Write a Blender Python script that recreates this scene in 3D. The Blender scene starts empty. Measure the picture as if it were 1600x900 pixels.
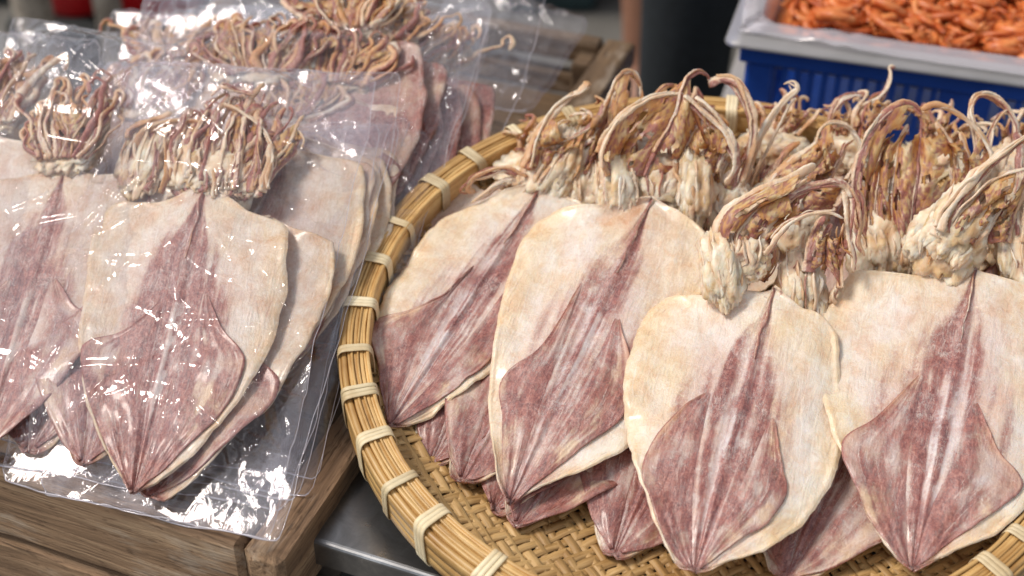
import bpy, math, random
import numpy as np
from mathutils import Matrix, Vector

S = bpy.context.scene
COL = S.collection
RAD = math.radians

# ------------------------------------------------------------------ camera, world, sun, exposure
HC = 1.49                       # camera height above the ground
PITCH = RAD(38.0)
FPX = 2222.0                    # focal length in photograph pixels (50 mm on 36 mm, 1600 px wide)
cam_d = bpy.data.cameras.new('camera')
cam = bpy.data.objects.new('camera', cam_d)
COL.objects.link(cam)
cam.location = (0, 0, HC)
cam.rotation_euler = (math.pi / 2 - PITCH, 0, 0)
cam_d.lens = 50.0
cam_d.sensor_width = 36.0
cam_d.clip_start = 0.05
cam_d.clip_end = 400
cam_d.dof.use_dof = True
cam_d.dof.focus_distance = 1.03
cam_d.dof.aperture_fstop = 4.2
S.camera = cam

SUN_TO = Vector((-0.56, 0.02, 0.83)).normalized()      # direction towards the sun
wd = bpy.data.worlds.new('World')
S.world = wd
wd.use_nodes = True
wn = wd.node_tree
wn.nodes.clear()
sky = wn.nodes.new('ShaderNodeTexSky')
sky.sky_type = 'NISHITA'
sky.sun_disc = False
sky.sun_elevation = math.asin(SUN_TO.z)
sky.sun_rotation = math.atan2(SUN_TO.x, SUN_TO.y)
sky.air_density = 1.0
sky.dust_density = 1.4
hs = wn.nodes.new('ShaderNodeHueSaturation')
hs.inputs['Saturation'].default_value = 0.24
bg = wn.nodes.new('ShaderNodeBackground')
bg.inputs['Strength'].default_value = 0.13
wo = wn.nodes.new('ShaderNodeOutputWorld')
wn.links.new(sky.outputs[0], hs.inputs['Color'])
wn.links.new(hs.outputs[0], bg.inputs[0])
wn.links.new(bg.outputs[0], wo.inputs[0])

sun_d = bpy.data.lights.new('sun', 'SUN')
sun_d.energy = 1.85
sun_d.angle = RAD(14)
sun_d.color = (1.0, 0.91, 0.80)
sun = bpy.data.objects.new('sun', sun_d)
COL.objects.link(sun)
sun.rotation_euler = (-SUN_TO).to_track_quat('-Z', 'Y').to_euler()

S.view_settings.view_transform = 'Standard'
S.view_settings.look = 'None'
S.view_settings.gamma = 1
S.view_settings.use_curve_mapping = False
S.view_settings.exposure = 0.36
S.render.engine = 'CYCLES'
S.cycles.transparent_max_bounces = 40
S.cycles.max_bounces = 8
S.cycles.caustics_reflective = False
S.cycles.caustics_refractive = False
S.cycles.sample_clamp_indirect = 4
S.cycles.use_denoising = True

# ------------------------------------------------------------------ photograph pixel -> point in the place
CP = np.array([0, 0, HC])
cpi, spi = math.cos(PITCH), math.sin(PITCH)


def ray(px, py):
    dx, dy = (px - 800) / FPX, -(py - 450) / FPX
    return np.array([dx, cpi + dy * spi, -spi + dy * cpi])


def at_z(px, py, z):
    d = ray(px, py)
    return CP + d * ((z - HC) / d[2])


def at_plane(px, py, P0, n):
    d = ray(px, py)
    return CP + d * (np.dot(P0 - CP, n) / np.dot(d, n))


def px_of(P):
    P = np.asarray(P, float) - CP
    fw = P[1] * cpi - P[2] * spi
    up = P[1] * spi + P[2] * cpi
    return 800 + FPX * P[0] / fw, 450 - FPX * up / fw


# ------------------------------------------------------------------ noise
_T = np.random.RandomState(5).rand(64, 64, 64).astype(np.float32)


def vnoise(p):
    p = np.asarray(p, np.float64)
    i = np.floor(p).astype(np.int64)
    f = p - i
    f = f * f * (3 - 2 * f)
    i &= 63
    j = (i + 1) & 63
    x0, y0, z0 = i[..., 0], i[..., 1], i[..., 2]
    x1, y1, z1 = j[..., 0], j[..., 1], j[..., 2]
    fx, fy, fz = f[..., 0], f[..., 1], f[..., 2]
    a = _T[x0, y0, z0] * (1 - fx) + _T[x1, y0, z0] * fx
    b = _T[x0, y1, z0] * (1 - fx) + _T[x1, y1, z0] * fx
    c = _T[x0, y0, z1] * (1 - fx) + _T[x1, y0, z1] * fx
    d = _T[x0, y1, z1] * (1 - fx) + _T[x1, y1, z1] * fx
    return (a * (1 - fy) + b * fy) * (1 - fz) + (c * (1 - fy) + d * fy) * fz


def n3(x, y, z=0.0):
    x = np.asarray(x, float)
    return np.stack([x, np.broadcast_to(y, x.shape), np.broadcast_to(z, x.shape)], -1)


def fbm(p, o=4):
    s, a, t = 0, 0.5, 0
    p = np.array(p, float)
    for k in range(o):
        s = s + a * vnoise(p)
        t += a
        a *= 0.5
        p = p * 2.03 + 7.3
    return s / t


def ridged(p, o=3):
    s, a, t = 0, 0.5, 0
    p = np.array(p, float)
    for k in range(o):
        s = s + a * (1 - np.abs(2 * vnoise(p) - 1))
        t += a
        a *= 0.5
        p = p * 2.1 + 3.7
    return s / t


def sst(a, b, x):
    t = np.clip((x - a) / (b - a), 0, 1)
    return t * t * (3 - 2 * t)


def mixc(a, b, f):
    return a + (np.asarray(b, float) - a) * np.asarray(f)[..., None]


# ------------------------------------------------------------------ mesh helpers
def grid_faces(nu, nv, off=0, wrap=False):
    iu = np.arange(nu if wrap else nu - 1)
    iv = np.arange(nv - 1)
    U, V = np.meshgrid(iu, iv, indexing='ij')
    U2 = (U + 1) % nu
    return (np.stack([U * nv + V, U2 * nv + V, U2 * nv + V + 1, U * nv + V + 1], -1).reshape(-1, 4)) + off


def mk_mesh(name, V, F, mat, col=None, smooth=True, uv=None):
    me = bpy.data.meshes.new(name)
    V = np.asarray(V, np.float32).reshape(-1, 3)
    if isinstance(F, np.ndarray):
        n, k = F.shape
        me.vertices.add(len(V))
        me.vertices.foreach_set('co', V.ravel())
        me.loops.add(n * k)
        me.polygons.add(n)
        me.loops.foreach_set('vertex_index', F.astype(np.int32).ravel())
        me.polygons.foreach_set('loop_start', np.arange(0, n * k, k, dtype=np.int32))
        me.update(calc_edges=True)
        me.validate()
    else:
        me.from_pydata(V.tolist(), [], [list(map(int, f)) for f in F])
    if smooth:
        me.polygons.foreach_set('use_smooth', np.ones(len(me.polygons), bool))
    if col is not None:
        a = me.attributes.new('col', 'FLOAT_COLOR', 'POINT')
        c = np.ones((len(V), 4), np.float32)
        col = np.asarray(col)
        col = col.reshape(-1, col.shape[-1])
        c[:, :3] = np.clip(col[:, :3], 0.004, 1)
        c[:, 3] = np.clip(col[:, 3], 0, 1) if col.shape[1] == 4 else 0
        a.data.foreach_set('color', c.ravel())
    if uv is not None:
        l = me.uv_layers.new(name='UVMap')
        idx = np.empty(len(me.loops), np.int32)
        me.loops.foreach_get('vertex_index', idx)
        l.data.foreach_set('uv', np.asarray(uv, np.float32).reshape(-1, 2)[idx].ravel())
    me.materials.append(mat)
    return me


def link(name, me, parent=None, **props):
    o = bpy.data.objects.new(name, me)
    COL.objects.link(o)
    if parent is not None:
        o.parent = parent
    for k, v in props.items():
        o[k] = v
    return o


def part(name, V, F, mat, parent, col=None, smooth=True, uv=None, **props):
    return link(name, mk_mesh(name, V, F, mat, col, smooth, uv), parent, **props)


def thing(name, label, category, group=None, loc=(0, 0, 0), M=None):
    o = bpy.data.objects.new(name, None)
    COL.objects.link(o)
    o.empty_display_size = 0.05
    if M is not None:
        o.matrix_world = M
    else:
        o.location = loc
    o['label'] = label
    o['category'] = category
    if group:
        o['group'] = group
    return o


def frame_matrix(O, X, Y, Z):
    return Matrix(((X[0], Y[0], Z[0], O[0]), (X[1], Y[1], Z[1], O[1]), (X[2], Y[2], Z[2], O[2]), (0, 0, 0, 1)))


def catmull(P, n):
    P = np.asarray(P, float)
    if len(P) == 2:
        t = np.linspace(0, 1, n)[:, None]
        return P[0] * (1 - t) + P[1] * t
    Q = np.vstack([2 * P[0] - P[1], P, 2 * P[-1] - P[-2]])
    seg = len(P) - 1
    m = 16
    out = []
    for i in range(seg):
        t = np.linspace(0, 1, m, endpoint=False)[:, None]
        a, b, c, d = Q[i], Q[i + 1], Q[i + 2], Q[i + 3]
        out.append(0.5 * (2 * b + (c - a) * t + (2 * a - 5 * b + 4 * c - d) * t ** 2 + (3 * b - a - 3 * c + d) * t ** 3))
    out.append(P[-1:])
    out = np.vstack(out)
    return resample(out, n)


def resample(P, n):
    d = np.r_[0, np.cumsum(np.linalg.norm(np.diff(P, axis=0), axis=1))]
    t = np.linspace(0, d[-1], n)
    return np.stack([np.interp(t, d, P[:, k]) for k in range(P.shape[1])], 1)


def solid_sheet(P, N, th):
    """P: (nu,nv,3) upper face, N: normals, th: thickness (scalar or (nu,nv))."""
    nu, nv = P.shape[:2]
    Q = P - N * (np.asarray(th)[..., None] if np.ndim(th) else th)
    V = np.concatenate([P.reshape(-1, 3), Q.reshape(-1, 3)])
    n = nu * nv
    top = grid_faces(nu, nv)
    bot = grid_faces(nu, nv, n)[:, ::-1]
    idx = np.arange(n).reshape(nu, nv)
    ring = np.concatenate([idx[:, 0], idx[-1, 1:], idx[-2::-1, -1], idx[0, -2:0:-1]])
    r2 = np.roll(ring, -1)
    side = np.stack([r2, ring, ring + n, r2 + n], -1)
    return V, np.concatenate([top, bot, side])


def box_data(x0, x1, y0, y1, z0, z1, bev=0.0, jitter=0.0, seed=0):
    """Box with a chamfered edge: three nested rectangles per axis kept simple as a 26-face solid."""
    b = min(bev, (x1 - x0) * .4, (y1 - y0) * .4, (z1 - z0) * .4)
    cx = [(x0, x0 + b), (x1, x1 - b)]
    cy = [(y0, y0 + b), (y1, y1 - b)]
    cz = [(z0, z0 + b), (z1, z1 - b)]
    V, I = [], {}
    for i in range(2):
        for j in range(2):
            for k in range(2):
                I[i, j, k, 0] = len(V); V.append((cx[i][0], cy[j][1], cz[k][1]))
                I[i, j, k, 1] = len(V); V.append((cx[i][1], cy[j][0], cz[k][1]))
                I[i, j, k, 2] = len(V); V.append((cx[i][1], cy[j][1], cz[k][0]))
    F = []
    for i in range(2):
        f = [I[i, 0, 0, 0], I[i, 1, 0, 0], I[i, 1, 1, 0], I[i, 0, 1, 0]]
        F.append(f if i else f[::-1])
        f = [I[0, i, 0, 1], I[0, i, 1, 1], I[1, i, 1, 1], I[1, i, 0, 1]]
        F.append(f if i else f[::-1])
        f = [I[0, 0, i, 2], I[1, 0, i, 2], I[1, 1, i, 2], I[0, 1, i, 2]]
        F.append(f if i else f[::-1])
    for i in range(2):
        for j in range(2):
            f = [I[i, j, 0, 0], I[i, j, 1, 0], I[i, j, 1, 1], I[i, j, 0, 1]]
            F.append(f if (i ^ j) else f[::-1])
            f = [I[i, 0, j, 0], I[i, 1, j, 0], I[i, 1, j, 2], I[i, 0, j, 2]]
            F.append(f[::-1] if (i ^ j) else f)
            f = [I[0, i, j, 1], I[1, i, j, 1], I[1, i, j, 2], I[0, i, j, 2]]
            F.append(f if (i ^ j) else f[::-1])
    for i in range(2):
        for j in range(2):
            for k in range(2):
                f = [I[i, j, k, 0], I[i, j, k, 1], I[i, j, k, 2]]
                F.append(f if (i + j + k) % 2 else f[::-1])
    return np.array(V, float), F


# ------------------------------------------------------------------ materials
class NT:
    def __init__(self, name):
        self.m = bpy.data.materials.new(name)
        self.m.use_nodes = True
        self.t = self.m.node_tree
        self.t.nodes.clear()
        self.out = self.n('OutputMaterial')

    def n(self, kind, **kw):
        nd = self.t.nodes.new('ShaderNode' + kind)
        for k, v in kw.items():
            setattr(nd, k, v)
        return nd

    def l(self, a, b):
        self.t.links.new(a, b)

    def bsdf(self, **kw):
        b = self.n('BsdfPrincipled')
        for k, v in kw.items():
            b.inputs[k.replace('_', ' ')].default_value = v
        self.l(b.outputs[0], self.out.inputs[0])
        return b

    def coords(self, kind='Object', scale=(1, 1, 1), rot=(0, 0, 0)):
        tc = self.n('TexCoord')
        mp = self.n('Mapping')
        mp.inputs['Scale'].default_value = scale
        mp.inputs['Rotation'].default_value = rot
        self.l(tc.outputs[kind], mp.inputs[0])
        return mp.outputs[0]

    def noise(self, vec, scale, detail=4, rough=0.55, dist=0.0):
        n = self.n('TexNoise')
        n.inputs['Scale'].default_value = scale
        n.inputs['Detail'].default_value = detail
        n.inputs['Roughness'].default_value = rough
        n.inputs['Distortion'].default_value = dist
        if vec is not None:
            self.l(vec, n.inputs['Vector'])
        return n.outputs['Fac']

    def ramp(self, fac, stops):
        r = self.n('ValToRGB')
        e = r.color_ramp.elements
        while len(e) < len(stops):
            e.new(0.5)
        for el, (p, c) in zip(e, stops):
            el.position = p
            el.color = (*c, 1) if len(c) == 3 else c
        self.l(fac, r.inputs[0])
        return r.outputs[0]

    def mix(self, a, b, fac, mode='MIX'):
        m = self.n('Mix', data_type='RGBA', blend_type=mode)
        for s, v in ((0, fac), (6, a), (7, b)):
            if hasattr(v, 'is_linked'):
                self.l(v, m.inputs[s])
            else:
                m.inputs[s].default_value = v if s == 0 else (*v, 1)
        return m.outputs[2]

    def math(self, op, a, b=0.5):
        m = self.n('Math', operation=op)
        for s, v in ((0, a), (1, b)):
            if hasattr(v, 'is_linked'):
                self.l(v, m.inputs[s])
            else:
                m.inputs[s].default_value = v
        return m.outputs[0]

    def bump(self, h, strength=0.3, dist=0.001, prev=None):
        b = self.n('Bump')
        b.inputs['Strength'].default_value = strength
        b.inputs['Distance'].default_value = dist
        self.l(h, b.inputs['Height'])
        if prev is not None:
            self.l(prev, b.inputs['Normal'])
        return b.outputs[0]


def mat_squid(name, fibre=1.0, rough=0.30, sss=0.15, wisps=0.5, bump=0.5, pdark=1.0, wf=0.34, soft=0.33, stream=None, coat=0.12):
    """Dried flesh: vertex colour is the flesh, its alpha the amount of skin pigment left on it."""
    k = NT(name)
    b = k.bsdf()
    at = k.n('Attribute', attribute_name='col')
    tc = k.n('TexCoord')
    ob = tc.outputs['Object']
    # mirrored coordinates: fibres run outwards and down from the axis on both sides
    sx = k.n('SeparateXYZ')
    k.l(ob, sx.inputs[0])
    cx = k.n('CombineXYZ')
    k.l(k.math('ABSOLUTE', sx.outputs[0], 0), cx.inputs[0])
    k.l(sx.outputs[1], cx.inputs[1])
    k.l(sx.outputs[2], cx.inputs[2])

    def warped(scale, rot):
        mp = k.n('Mapping')
        mp.inputs['Rotation'].default_value = (0, 0, rot)
        mp.inputs['Scale'].default_value = scale
        k.l(cx.outputs[0], mp.inputs[0])
        return mp.outputs[0]

    fib = k.noise(warped((330 * fibre, 55, 200), 0.10), 1.0, 5, 0.7, 1.2)
    fib2 = k.noise(warped((135 * fibre, 44, 120), 0.26), 1.0, 6, 0.72, 2.2)
    fine = k.noise(ob, 1000, 3, 0.65)
    cloud = k.noise(ob, 55, 5, 0.62, 0.6)
    blot = k.noise(ob, 170, 6, 0.72, 0.9)
    speck = k.noise(ob, 560, 4, 0.7, 0.5)
    if stream:
        mu = k.n('Mapping')
        mu.inputs['Scale'].default_value = (stream[0], stream[1], 1)
        k.l(tc.outputs['UV'], mu.inputs[0])
        wv_ = k.n('VectorMath', operation='ADD')
        k.l(mu.outputs[0], wv_.inputs[0])
        wn_ = k.n('TexNoise')
        wn_.inputs['Scale'].default_value = 90
        wn_.inputs['Detail'].default_value = 3
        k.l(ob, wn_.inputs['Vector'])
        ws_ = k.n('VectorMath', operation='SCALE')
        k.l(wn_.outputs['Color'], ws_.inputs[0])
        ws_.inputs['Scale'].default_value = 1.3
        k.l(ws_.outputs[0], wv_.inputs[1])
        sf = k.noise(wv_.outputs[0], 1.0, 6, 0.75, 0.3)
        mu2 = k.n('Mapping')
        mu2.inputs['Scale'].default_value = (stream[0] * 2.6, stream[1] * 1.7, 1)
        k.l(tc.outputs['UV'], mu2.inputs[0])
        sf2 = k.noise(mu2.outputs[0], 1.0, 4, 0.7, 0.6)
        fib2 = k.math('ADD', k.math('MULTIPLY', sf, 0.6), k.math('MULTIPLY', sf2, 0.4))
    # pigment: mottled, with sharp edges where it has flaked
    nz = k.math('ADD', k.math('ADD', k.math('MULTIPLY', fib2, wf), k.math('MULTIPLY', blot, 0.55 - wf * .5)), k.math('MULTIPLY', speck, 0.45 - wf * .5))
    nz = k.math('MULTIPLY', k.math('SUBTRACT', nz, 0.33), 2.9)
    sm = k.n('MapRange', interpolation_type='SMOOTHSTEP')
    k.l(k.math('ADD', nz, k.math('MULTIPLY', at.outputs['Alpha'], 1.5)), sm.inputs['Value'])
    sm.inputs['From Min'].default_value = 1.28 - soft
    sm.inputs['From Max'].default_value = 1.28 + soft * 1.15
    amt = k.math('MULTIPLY', sm.outputs[0], 0.90)
    pn = k.math('ADD', k.math('MULTIPLY', fib, 0.35), k.math('ADD', k.math('MULTIPLY', blot, 0.35), k.math('MULTIPLY', speck, 0.30)))
    d = pdark
    pc = k.ramp(pn, [(0.36, (0.060 * d, 0.011 * d, 0.015 * d)), (0.46, (0.175 * d, 0.040 * d, 0.040 * d)), (0.55, (0.36, 0.115, 0.092)), (0.67, (0.60, 0.31, 0.245))])
    g = k.math('ADD', k.math('MULTIPLY', cloud, 0.6), k.math('MULTIPLY', blot, 0.4))
    tint = k.ramp(g, [(0.32, (0.91, 0.72, 0.62)), (0.43, (0.98, 0.91, 0.86)), (0.52, (1, 1, 1)), (0.64, (1.06, 1.11, 1.16))])
    c = k.mix(at.outputs['Color'], tint, 1.0, 'MULTIPLY')
    c = k.mix(c, pc, amt)
    # thin whitish wisps of dried membrane
    w1 = k.noise(warped((120, 30, 60), 0.75), 1.0, 4, 0.6, 2.2)
    w2 = k.noise(warped((90, 26, 60), -0.35), 1.0, 4, 0.6, 2.6)
    line = k.ramp(k.math('MINIMUM', k.math('ABSOLUTE', k.math('SUBTRACT', w1, 0.5)), k.math('ABSOLUTE', k.math('SUBTRACT', w2, 0.52))), [(0.0, (1, 1, 1)), (0.022, (0, 0, 0))])
    lm = k.ramp(cloud, [(0.42, (0, 0, 0)), (0.58, (1, 1, 1))])
    film = k.ramp(k.math('ADD', k.math('MULTIPLY', w1, 0.35), k.math('ADD', k.math('MULTIPLY', cloud, 0.35), k.math('MULTIPLY', fib2, 0.30))), [(0.50, (0, 0, 0)), (0.64, (1, 1, 1))])
    wm = k.math('MULTIPLY', k.math('ADD', k.math('MULTIPLY', k.math('MULTIPLY', line, lm), 0.55), k.math('MULTIPLY', film, 0.32)), wisps)
    c = k.mix(c, (0.93, 0.82, 0.74), wm)
    if stream:                                             # pale dry fibres along the streamlines
        c = k.mix(c, (0.93, 0.79, 0.69), k.math('MULTIPLY', k.ramp(fib2, [(0.555, (0, 0, 0)), (0.66, (1, 1, 1))]), 0.55))
    k.l(c, b.inputs['Base Color'])
    k.l(k.math('ADD', k.math('MULTIPLY', blot, 0.5), rough - 0.22), b.inputs['Roughness'])
    b.inputs['Subsurface Weight'].default_value = sss
    b.inputs['Subsurface Radius'].default_value = (0.012, 0.006, 0.0035)
    b.inputs['Subsurface Scale'].default_value = 1.0
    b.inputs['Coat Weight'].default_value = coat
    b.inputs['Coat Roughness'].default_value = 0.16
    h = k.math('ADD', k.math('MULTIPLY', fib2, 0.28), k.math('MULTIPLY', fine, 0.15))
    n1 = k.bump(h, bump * 0.55, 0.0020)
    n2 = k.bump(k.math('ADD', w1, w2), bump, 0.0012, n1)
    n3_ = k.bump(blot, bump * 0.7, 0.0022, n2)
    k.l(n3_, b.inputs['Normal'])
    return k.m


M_MANTLE = mat_squid('dried_mantle', 1.0, 0.24, 0.30, 0.65, 0.55, 1.0, 0.42, 0.36, (26, 3.2), 0.35)
M_FIN = mat_squid('dried_fin', 0.8, 0.26, 0.12, 0.30, 0.55, 1.0, 0.34, 0.40, (11, 2.6), 0.3)
M_ARM = mat_squid('dried_arm', 0.6, 0.32, 0.30, 0.20, 0.7, 1.25)


def mat_film(name, veil=0.010, tint=(0.97, 0.96, 1.0), rough=0.06, refl=1.0):
    k = NT(name)
    n1 = k.noise(k.coords('Object', (1, 0.5, 1)), 60, 3, 0.5, 1.8)
    cr = k.math('ABSOLUTE', k.math('SUBTRACT', n1, 0.5))
    nm = k.bump(cr, 0.10, 0.006)
    lw = k.n('LayerWeight')
    lw.inputs['Blend'].default_value = 0.5
    k.l(nm, lw.inputs['Normal'])
    fac = k.math('ADD', k.math('MULTIPLY', k.math('POWER', lw.outputs['Facing'], 4.0), 0.80 * refl), 0.048 * refl)
    tr = k.n('BsdfTransparent')
    tr.inputs[0].default_value = (0.985, 0.98, 0.985, 1)
    gl = k.n('BsdfGlossy')
    gl.inputs['Color'].default_value = (*tint, 1)
    gl.inputs['Roughness'].default_value = rough
    k.l(nm, gl.inputs['Normal'])
    df = k.n('BsdfDiffuse')
    df.inputs[0].default_value = (0.80, 0.76, 0.82, 1)
    m0 = k.n('MixShader')
    m0.inputs[0].default_value = veil
    k.l(tr.outputs[0], m0.inputs[1])
    k.l(df.outputs[0], m0.inputs[2])
    m1 = k.n('MixShader')
    k.l(fac, m1.inputs[0])
    k.l(m0.outputs[0], m1.inputs[1])
    k.l(gl.outputs[0], m1.inputs[2])
    k.l(m1.outputs[0], k.out.inputs[0])
    return k.m


M_FILM = mat_film('clear_plastic_film')
M_EDGE = mat_film('film_edge', 0.38)
M_LINER = mat_film('pinkish_plastic_sheet', 0.35, (1, 0.95, 0.97), 0.15)


def mat_wood(name, dark, mid, light, scale=1.0):
    k = NT(name)
    b = k.bsdf(Roughness=0.75)
    co = k.coords('Object', (3 * scale, 60 * scale, 60 * scale))
    g = k.noise(co, 1.0, 6, 0.65, 1.0)
    big = k.noise(k.coords('Object', (4, 14, 14)), 1.0, 4, 0.6, 0.5)
    c = k.ramp(g, [(0.25, dark), (0.5, mid), (0.75, light)])
    st = k.ramp(big, [(0.3, (0.45, 0.42, 0.40)), (0.6, (1, 1, 1))])
    c = k.mix(c, st, 0.8, 'MULTIPLY')
    sp = k.noise(k.coords('Object', (60, 200, 200)), 1.0, 3, 0.6)
    c = k.mix(c, k.ramp(sp, [(0.30, (0.35, 0.3, 0.27)), (0.42, (1, 1, 1))]), 0.7, 'MULTIPLY')
    sc_ = k.noise(k.coords('Object', (14 * scale, 420, 420)), 1.0, 4, 0.7, 0.4)
    c = k.mix(c, k.ramp(sc_, [(0.36, (0.30, 0.26, 0.24)), (0.46, (1, 1, 1))]), 0.75, 'MULTIPLY')
    wear = k.noise(k.coords('Object', (9, 26, 26)), 1.0, 5, 0.7)
    c = k.mix(c, (0.52, 0.44, 0.35), k.math('MULTIPLY', k.ramp(wear, [(0.56, (0, 0, 0)), (0.70, (1, 1, 1))]), 0.55))
    k.l(c, b.inputs['Base Color'])
    nm = k.bump(sc_, 0.5, 0.002, k.bump(g, 0.8, 0.004))
    k.l(k.bump(sp, 0.3, 0.001, nm), b.inputs['Normal'])
    return k.m


M_WOOD = mat_wood('weathered_wood', (0.08, 0.042, 0.022), (0.33, 0.205, 0.115), (0.52, 0.36, 0.22))
M_WOOD2 = mat_wood('dark_brown_wood', (0.05, 0.03, 0.015), (0.15, 0.09, 0.045), (0.24, 0.15, 0.08))
M_POST = mat_wood('greyed_post_wood', (0.22, 0.18, 0.14), (0.38, 0.33, 0.27), (0.5, 0.45, 0.38))


def mat_bamboo(name, cols, su=60, sv=900, rough=0.45):
    k = NT(name)
    b = k.bsdf(Roughness=rough)
    co = k.coords('UV', (su, sv, 1))
    oi = k.n('ObjectInfo')
    ad = k.n('VectorMath', operation='ADD')
    k.l(co, ad.inputs[0])
    cv = k.n('CombineXYZ')
    k.l(k.math('MULTIPLY', oi.outputs['Random'], 57.0), cv.inputs[0])
    k.l(k.math('MULTIPLY', oi.outputs['Random'], 31.0), cv.inputs[1])
    k.l(cv.outputs[0], ad.inputs[1])
    g = k.noise(ad.outputs[0], 1.0, 5, 0.6, 0.3)
    c = k.ramp(g, [(0.25, cols[0]), (0.5, cols[1]), (0.78, cols[2])])
    rv = k.ramp(oi.outputs['Random'], [(0.0, (0.78, 0.74, 0.68)), (1.0, (1.12, 1.12, 1.1))])
    c = k.mix(c, rv, 1.0, 'MULTIPLY')
    blot = k.noise(k.coords('Object'), 22, 4, 0.6)
    c = k.mix(c, k.ramp(blot, [(0.35, (0.66, 0.55, 0.42)), (0.58, (1, 1, 1))]), 0.75, 'MULTIPLY')
    k.l(c, b.inputs['Base Color'])
    k.l(k.bump(g, 0.4, 0.0008), b.inputs['Normal'])
    return k.m


M_RIM = mat_bamboo('bamboo_rim', ((0.50, 0.29, 0.11), (0.66, 0.43, 0.175), (0.74, 0.52, 0.25)), 30, 170, 0.38)
M_WEAVE = mat_bamboo('bamboo_strip', ((0.32, 0.18, 0.06), (0.56, 0.36, 0.15), (0.68, 0.48, 0.24)), 40, 500, 0.55)
M_TIE = mat_bamboo('rattan_tie', ((0.64, 0.52, 0.31), (0.80, 0.69, 0.47), (0.87, 0.78, 0.58)), 30, 300, 0.5)


def mat_steel():
    k = NT('stainless_steel')
    b = k.bsdf(Metallic=1.0, Roughness=0.3)
    n = k.noise(k.coords('Object'), 26, 5, 0.65, 0.6)
    sm = k.noise(k.coords('Object', (40, 500, 40)), 1.0, 3)
    k.l(k.ramp(n, [(0.3, (0.16, 0.16, 0.165)), (0.55, (0.32, 0.32, 0.325)), (0.72, (0.50, 0.49, 0.48))]), b.inputs['Base Color'])
    k.l(k.ramp(n, [(0.3, (0.42,) * 3), (0.7, (0.24,) * 3)]), b.inputs['Roughness'])
    k.l(k.bump(sm, 0.08, 0.0006), b.inputs['Normal'])
    return k.m


def mat_plain(name, c0, c1, rough=0.5, scale=30, bump=0.1, metallic=0.0, bdist=0.002):
    k = NT(name)
    b = k.bsdf(Roughness=rough, Metallic=metallic)
    n = k.noise(k.coords('Object'), scale, 5, 0.6)
    k.l(k.ramp(n, [(0.3, c0), (0.7, c1)]), b.inputs['Base Color'])
    k.l(k.bump(n, bump, bdist), b.inputs['Normal'])
    return k.m


M_STEEL = mat_steel()
M_BLUE = mat_plain('blue_plastic', (0.008, 0.05, 0.30), (0.015, 0.08, 0.42), 0.4, 20, 0.05)
M_TUB = mat_plain('milky_plastic', (0.50, 0.49, 0.48), (0.62, 0.60, 0.60), 0.3, 20, 0.05)
M_TUB.node_tree.nodes['Principled BSDF'].inputs['Transmission Weight'].default_value = 0.55
M_CONC = mat_plain('concrete_floor', (0.10, 0.095, 0.085), (0.20, 0.19, 0.175), 0.85, 3.5, 0.3, 0, 0.01)
M_GREY = mat_plain('grey_laminate', (0.36, 0.34, 0.33), (0.45, 0.43, 0.42), 0.5, 12, 0.05)
M_RED = mat_plain('red_plastic', (0.45, 0.008, 0.012), (0.60, 0.015, 0.02), 0.35, 8, 0.05)
M_BLACK = mat_plain('dark_plastic', (0.010, 0.012, 0.012), (0.02, 0.025, 0.025), 0.6, 8, 0.05)
M_TEAL = mat_plain('dark_teal_plastic', (0.006, 0.022, 0.026), (0.012, 0.035, 0.04), 0.5, 8, 0.05)
M_TROUSER = mat_plain('dark_navy_cloth', (0.006, 0.009, 0.012), (0.012, 0.017, 0.022), 0.9, 60, 0.3)
M_SHIRT = mat_plain('grey_cloth', (0.05, 0.05, 0.055), (0.09, 0.09, 0.09), 0.9, 60, 0.3)
M_SKIN = mat_plain('skin', (0.30, 0.14, 0.085), (0.38, 0.19, 0.12), 0.5, 20, 0.1)
M_HAIR = mat_plain('black_hair', (0.008, 0.006, 0.005), (0.02, 0.016, 0.012), 0.5, 90, 0.3)
M_SHOE = mat_plain('black_shoe', (0.01, 0.01, 0.01), (0.025, 0.025, 0.025), 0.5, 30, 0.1)


def mat_shrimp():
    k = NT('dried_shrimp_shell')
    b = k.bsdf(Roughness=0.4)
    oi = k.n('ObjectInfo')
    n = k.noise(k.coords('Object'), 160, 4, 0.6)
    c = k.ramp(n, [(0.3, (0.42, 0.070, 0.016)), (0.52, (0.64, 0.165, 0.038)), (0.72, (0.78, 0.33, 0.12))])
    c2 = k.ramp(oi.outputs['Random'], [(0, (0.72, 0.6, 0.55)), (0.6, (1, 1, 1)), (1, (1.15, 1.35, 1.5))])
    k.l(k.mix(c, c2, 1.0, 'MULTIPLY'), b.inputs['Base Color'])
    b.inputs['Subsurface Weight'].default_value = 0.1
    b.inputs['Subsurface Radius'].default_value = (0.004, 0.002, 0.001)
    k.l(k.bump(n, 0.3, 0.001), b.inputs['Normal'])
    return k.m


M_SHRIMP = mat_shrimp()

# colours of the squid (linear)
CREAM = np.array([0.84, 0.62, 0.44])
PALE = np.array([0.92, 0.78, 0.66])
YEL = np.array([0.76, 0.55, 0.30])
PINK = np.array([0.60, 0.36, 0.27])
LAV = np.array([0.52, 0.38, 0.37])
PURP = np.array([0.27, 0.105, 0.105])
MAROON = np.array([0.13, 0.040, 0.045])
BROWN = np.array([0.40, 0.19, 0.085])
AMBER = np.array([0.56, 0.25, 0.075])

# ------------------------------------------------------------------ the setting
part_floor_v = np.array([(-60, -20, 0), (60, -20, 0), (60, 120, 0), (-60, 120, 0)], float)
link('ground', mk_mesh('ground', part_floor_v, [[0, 1, 2, 3]], M_CONC, smooth=False), kind='structure')

YAW = RAD(21.5)
AX = np.array([math.cos(YAW), -math.sin(YAW), 0])        # along the crate's front
BX = np.array([math.sin(YAW), math.cos(YAW), 0])         # away along its side
UP = np.array([0, 0, 1.0])


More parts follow.
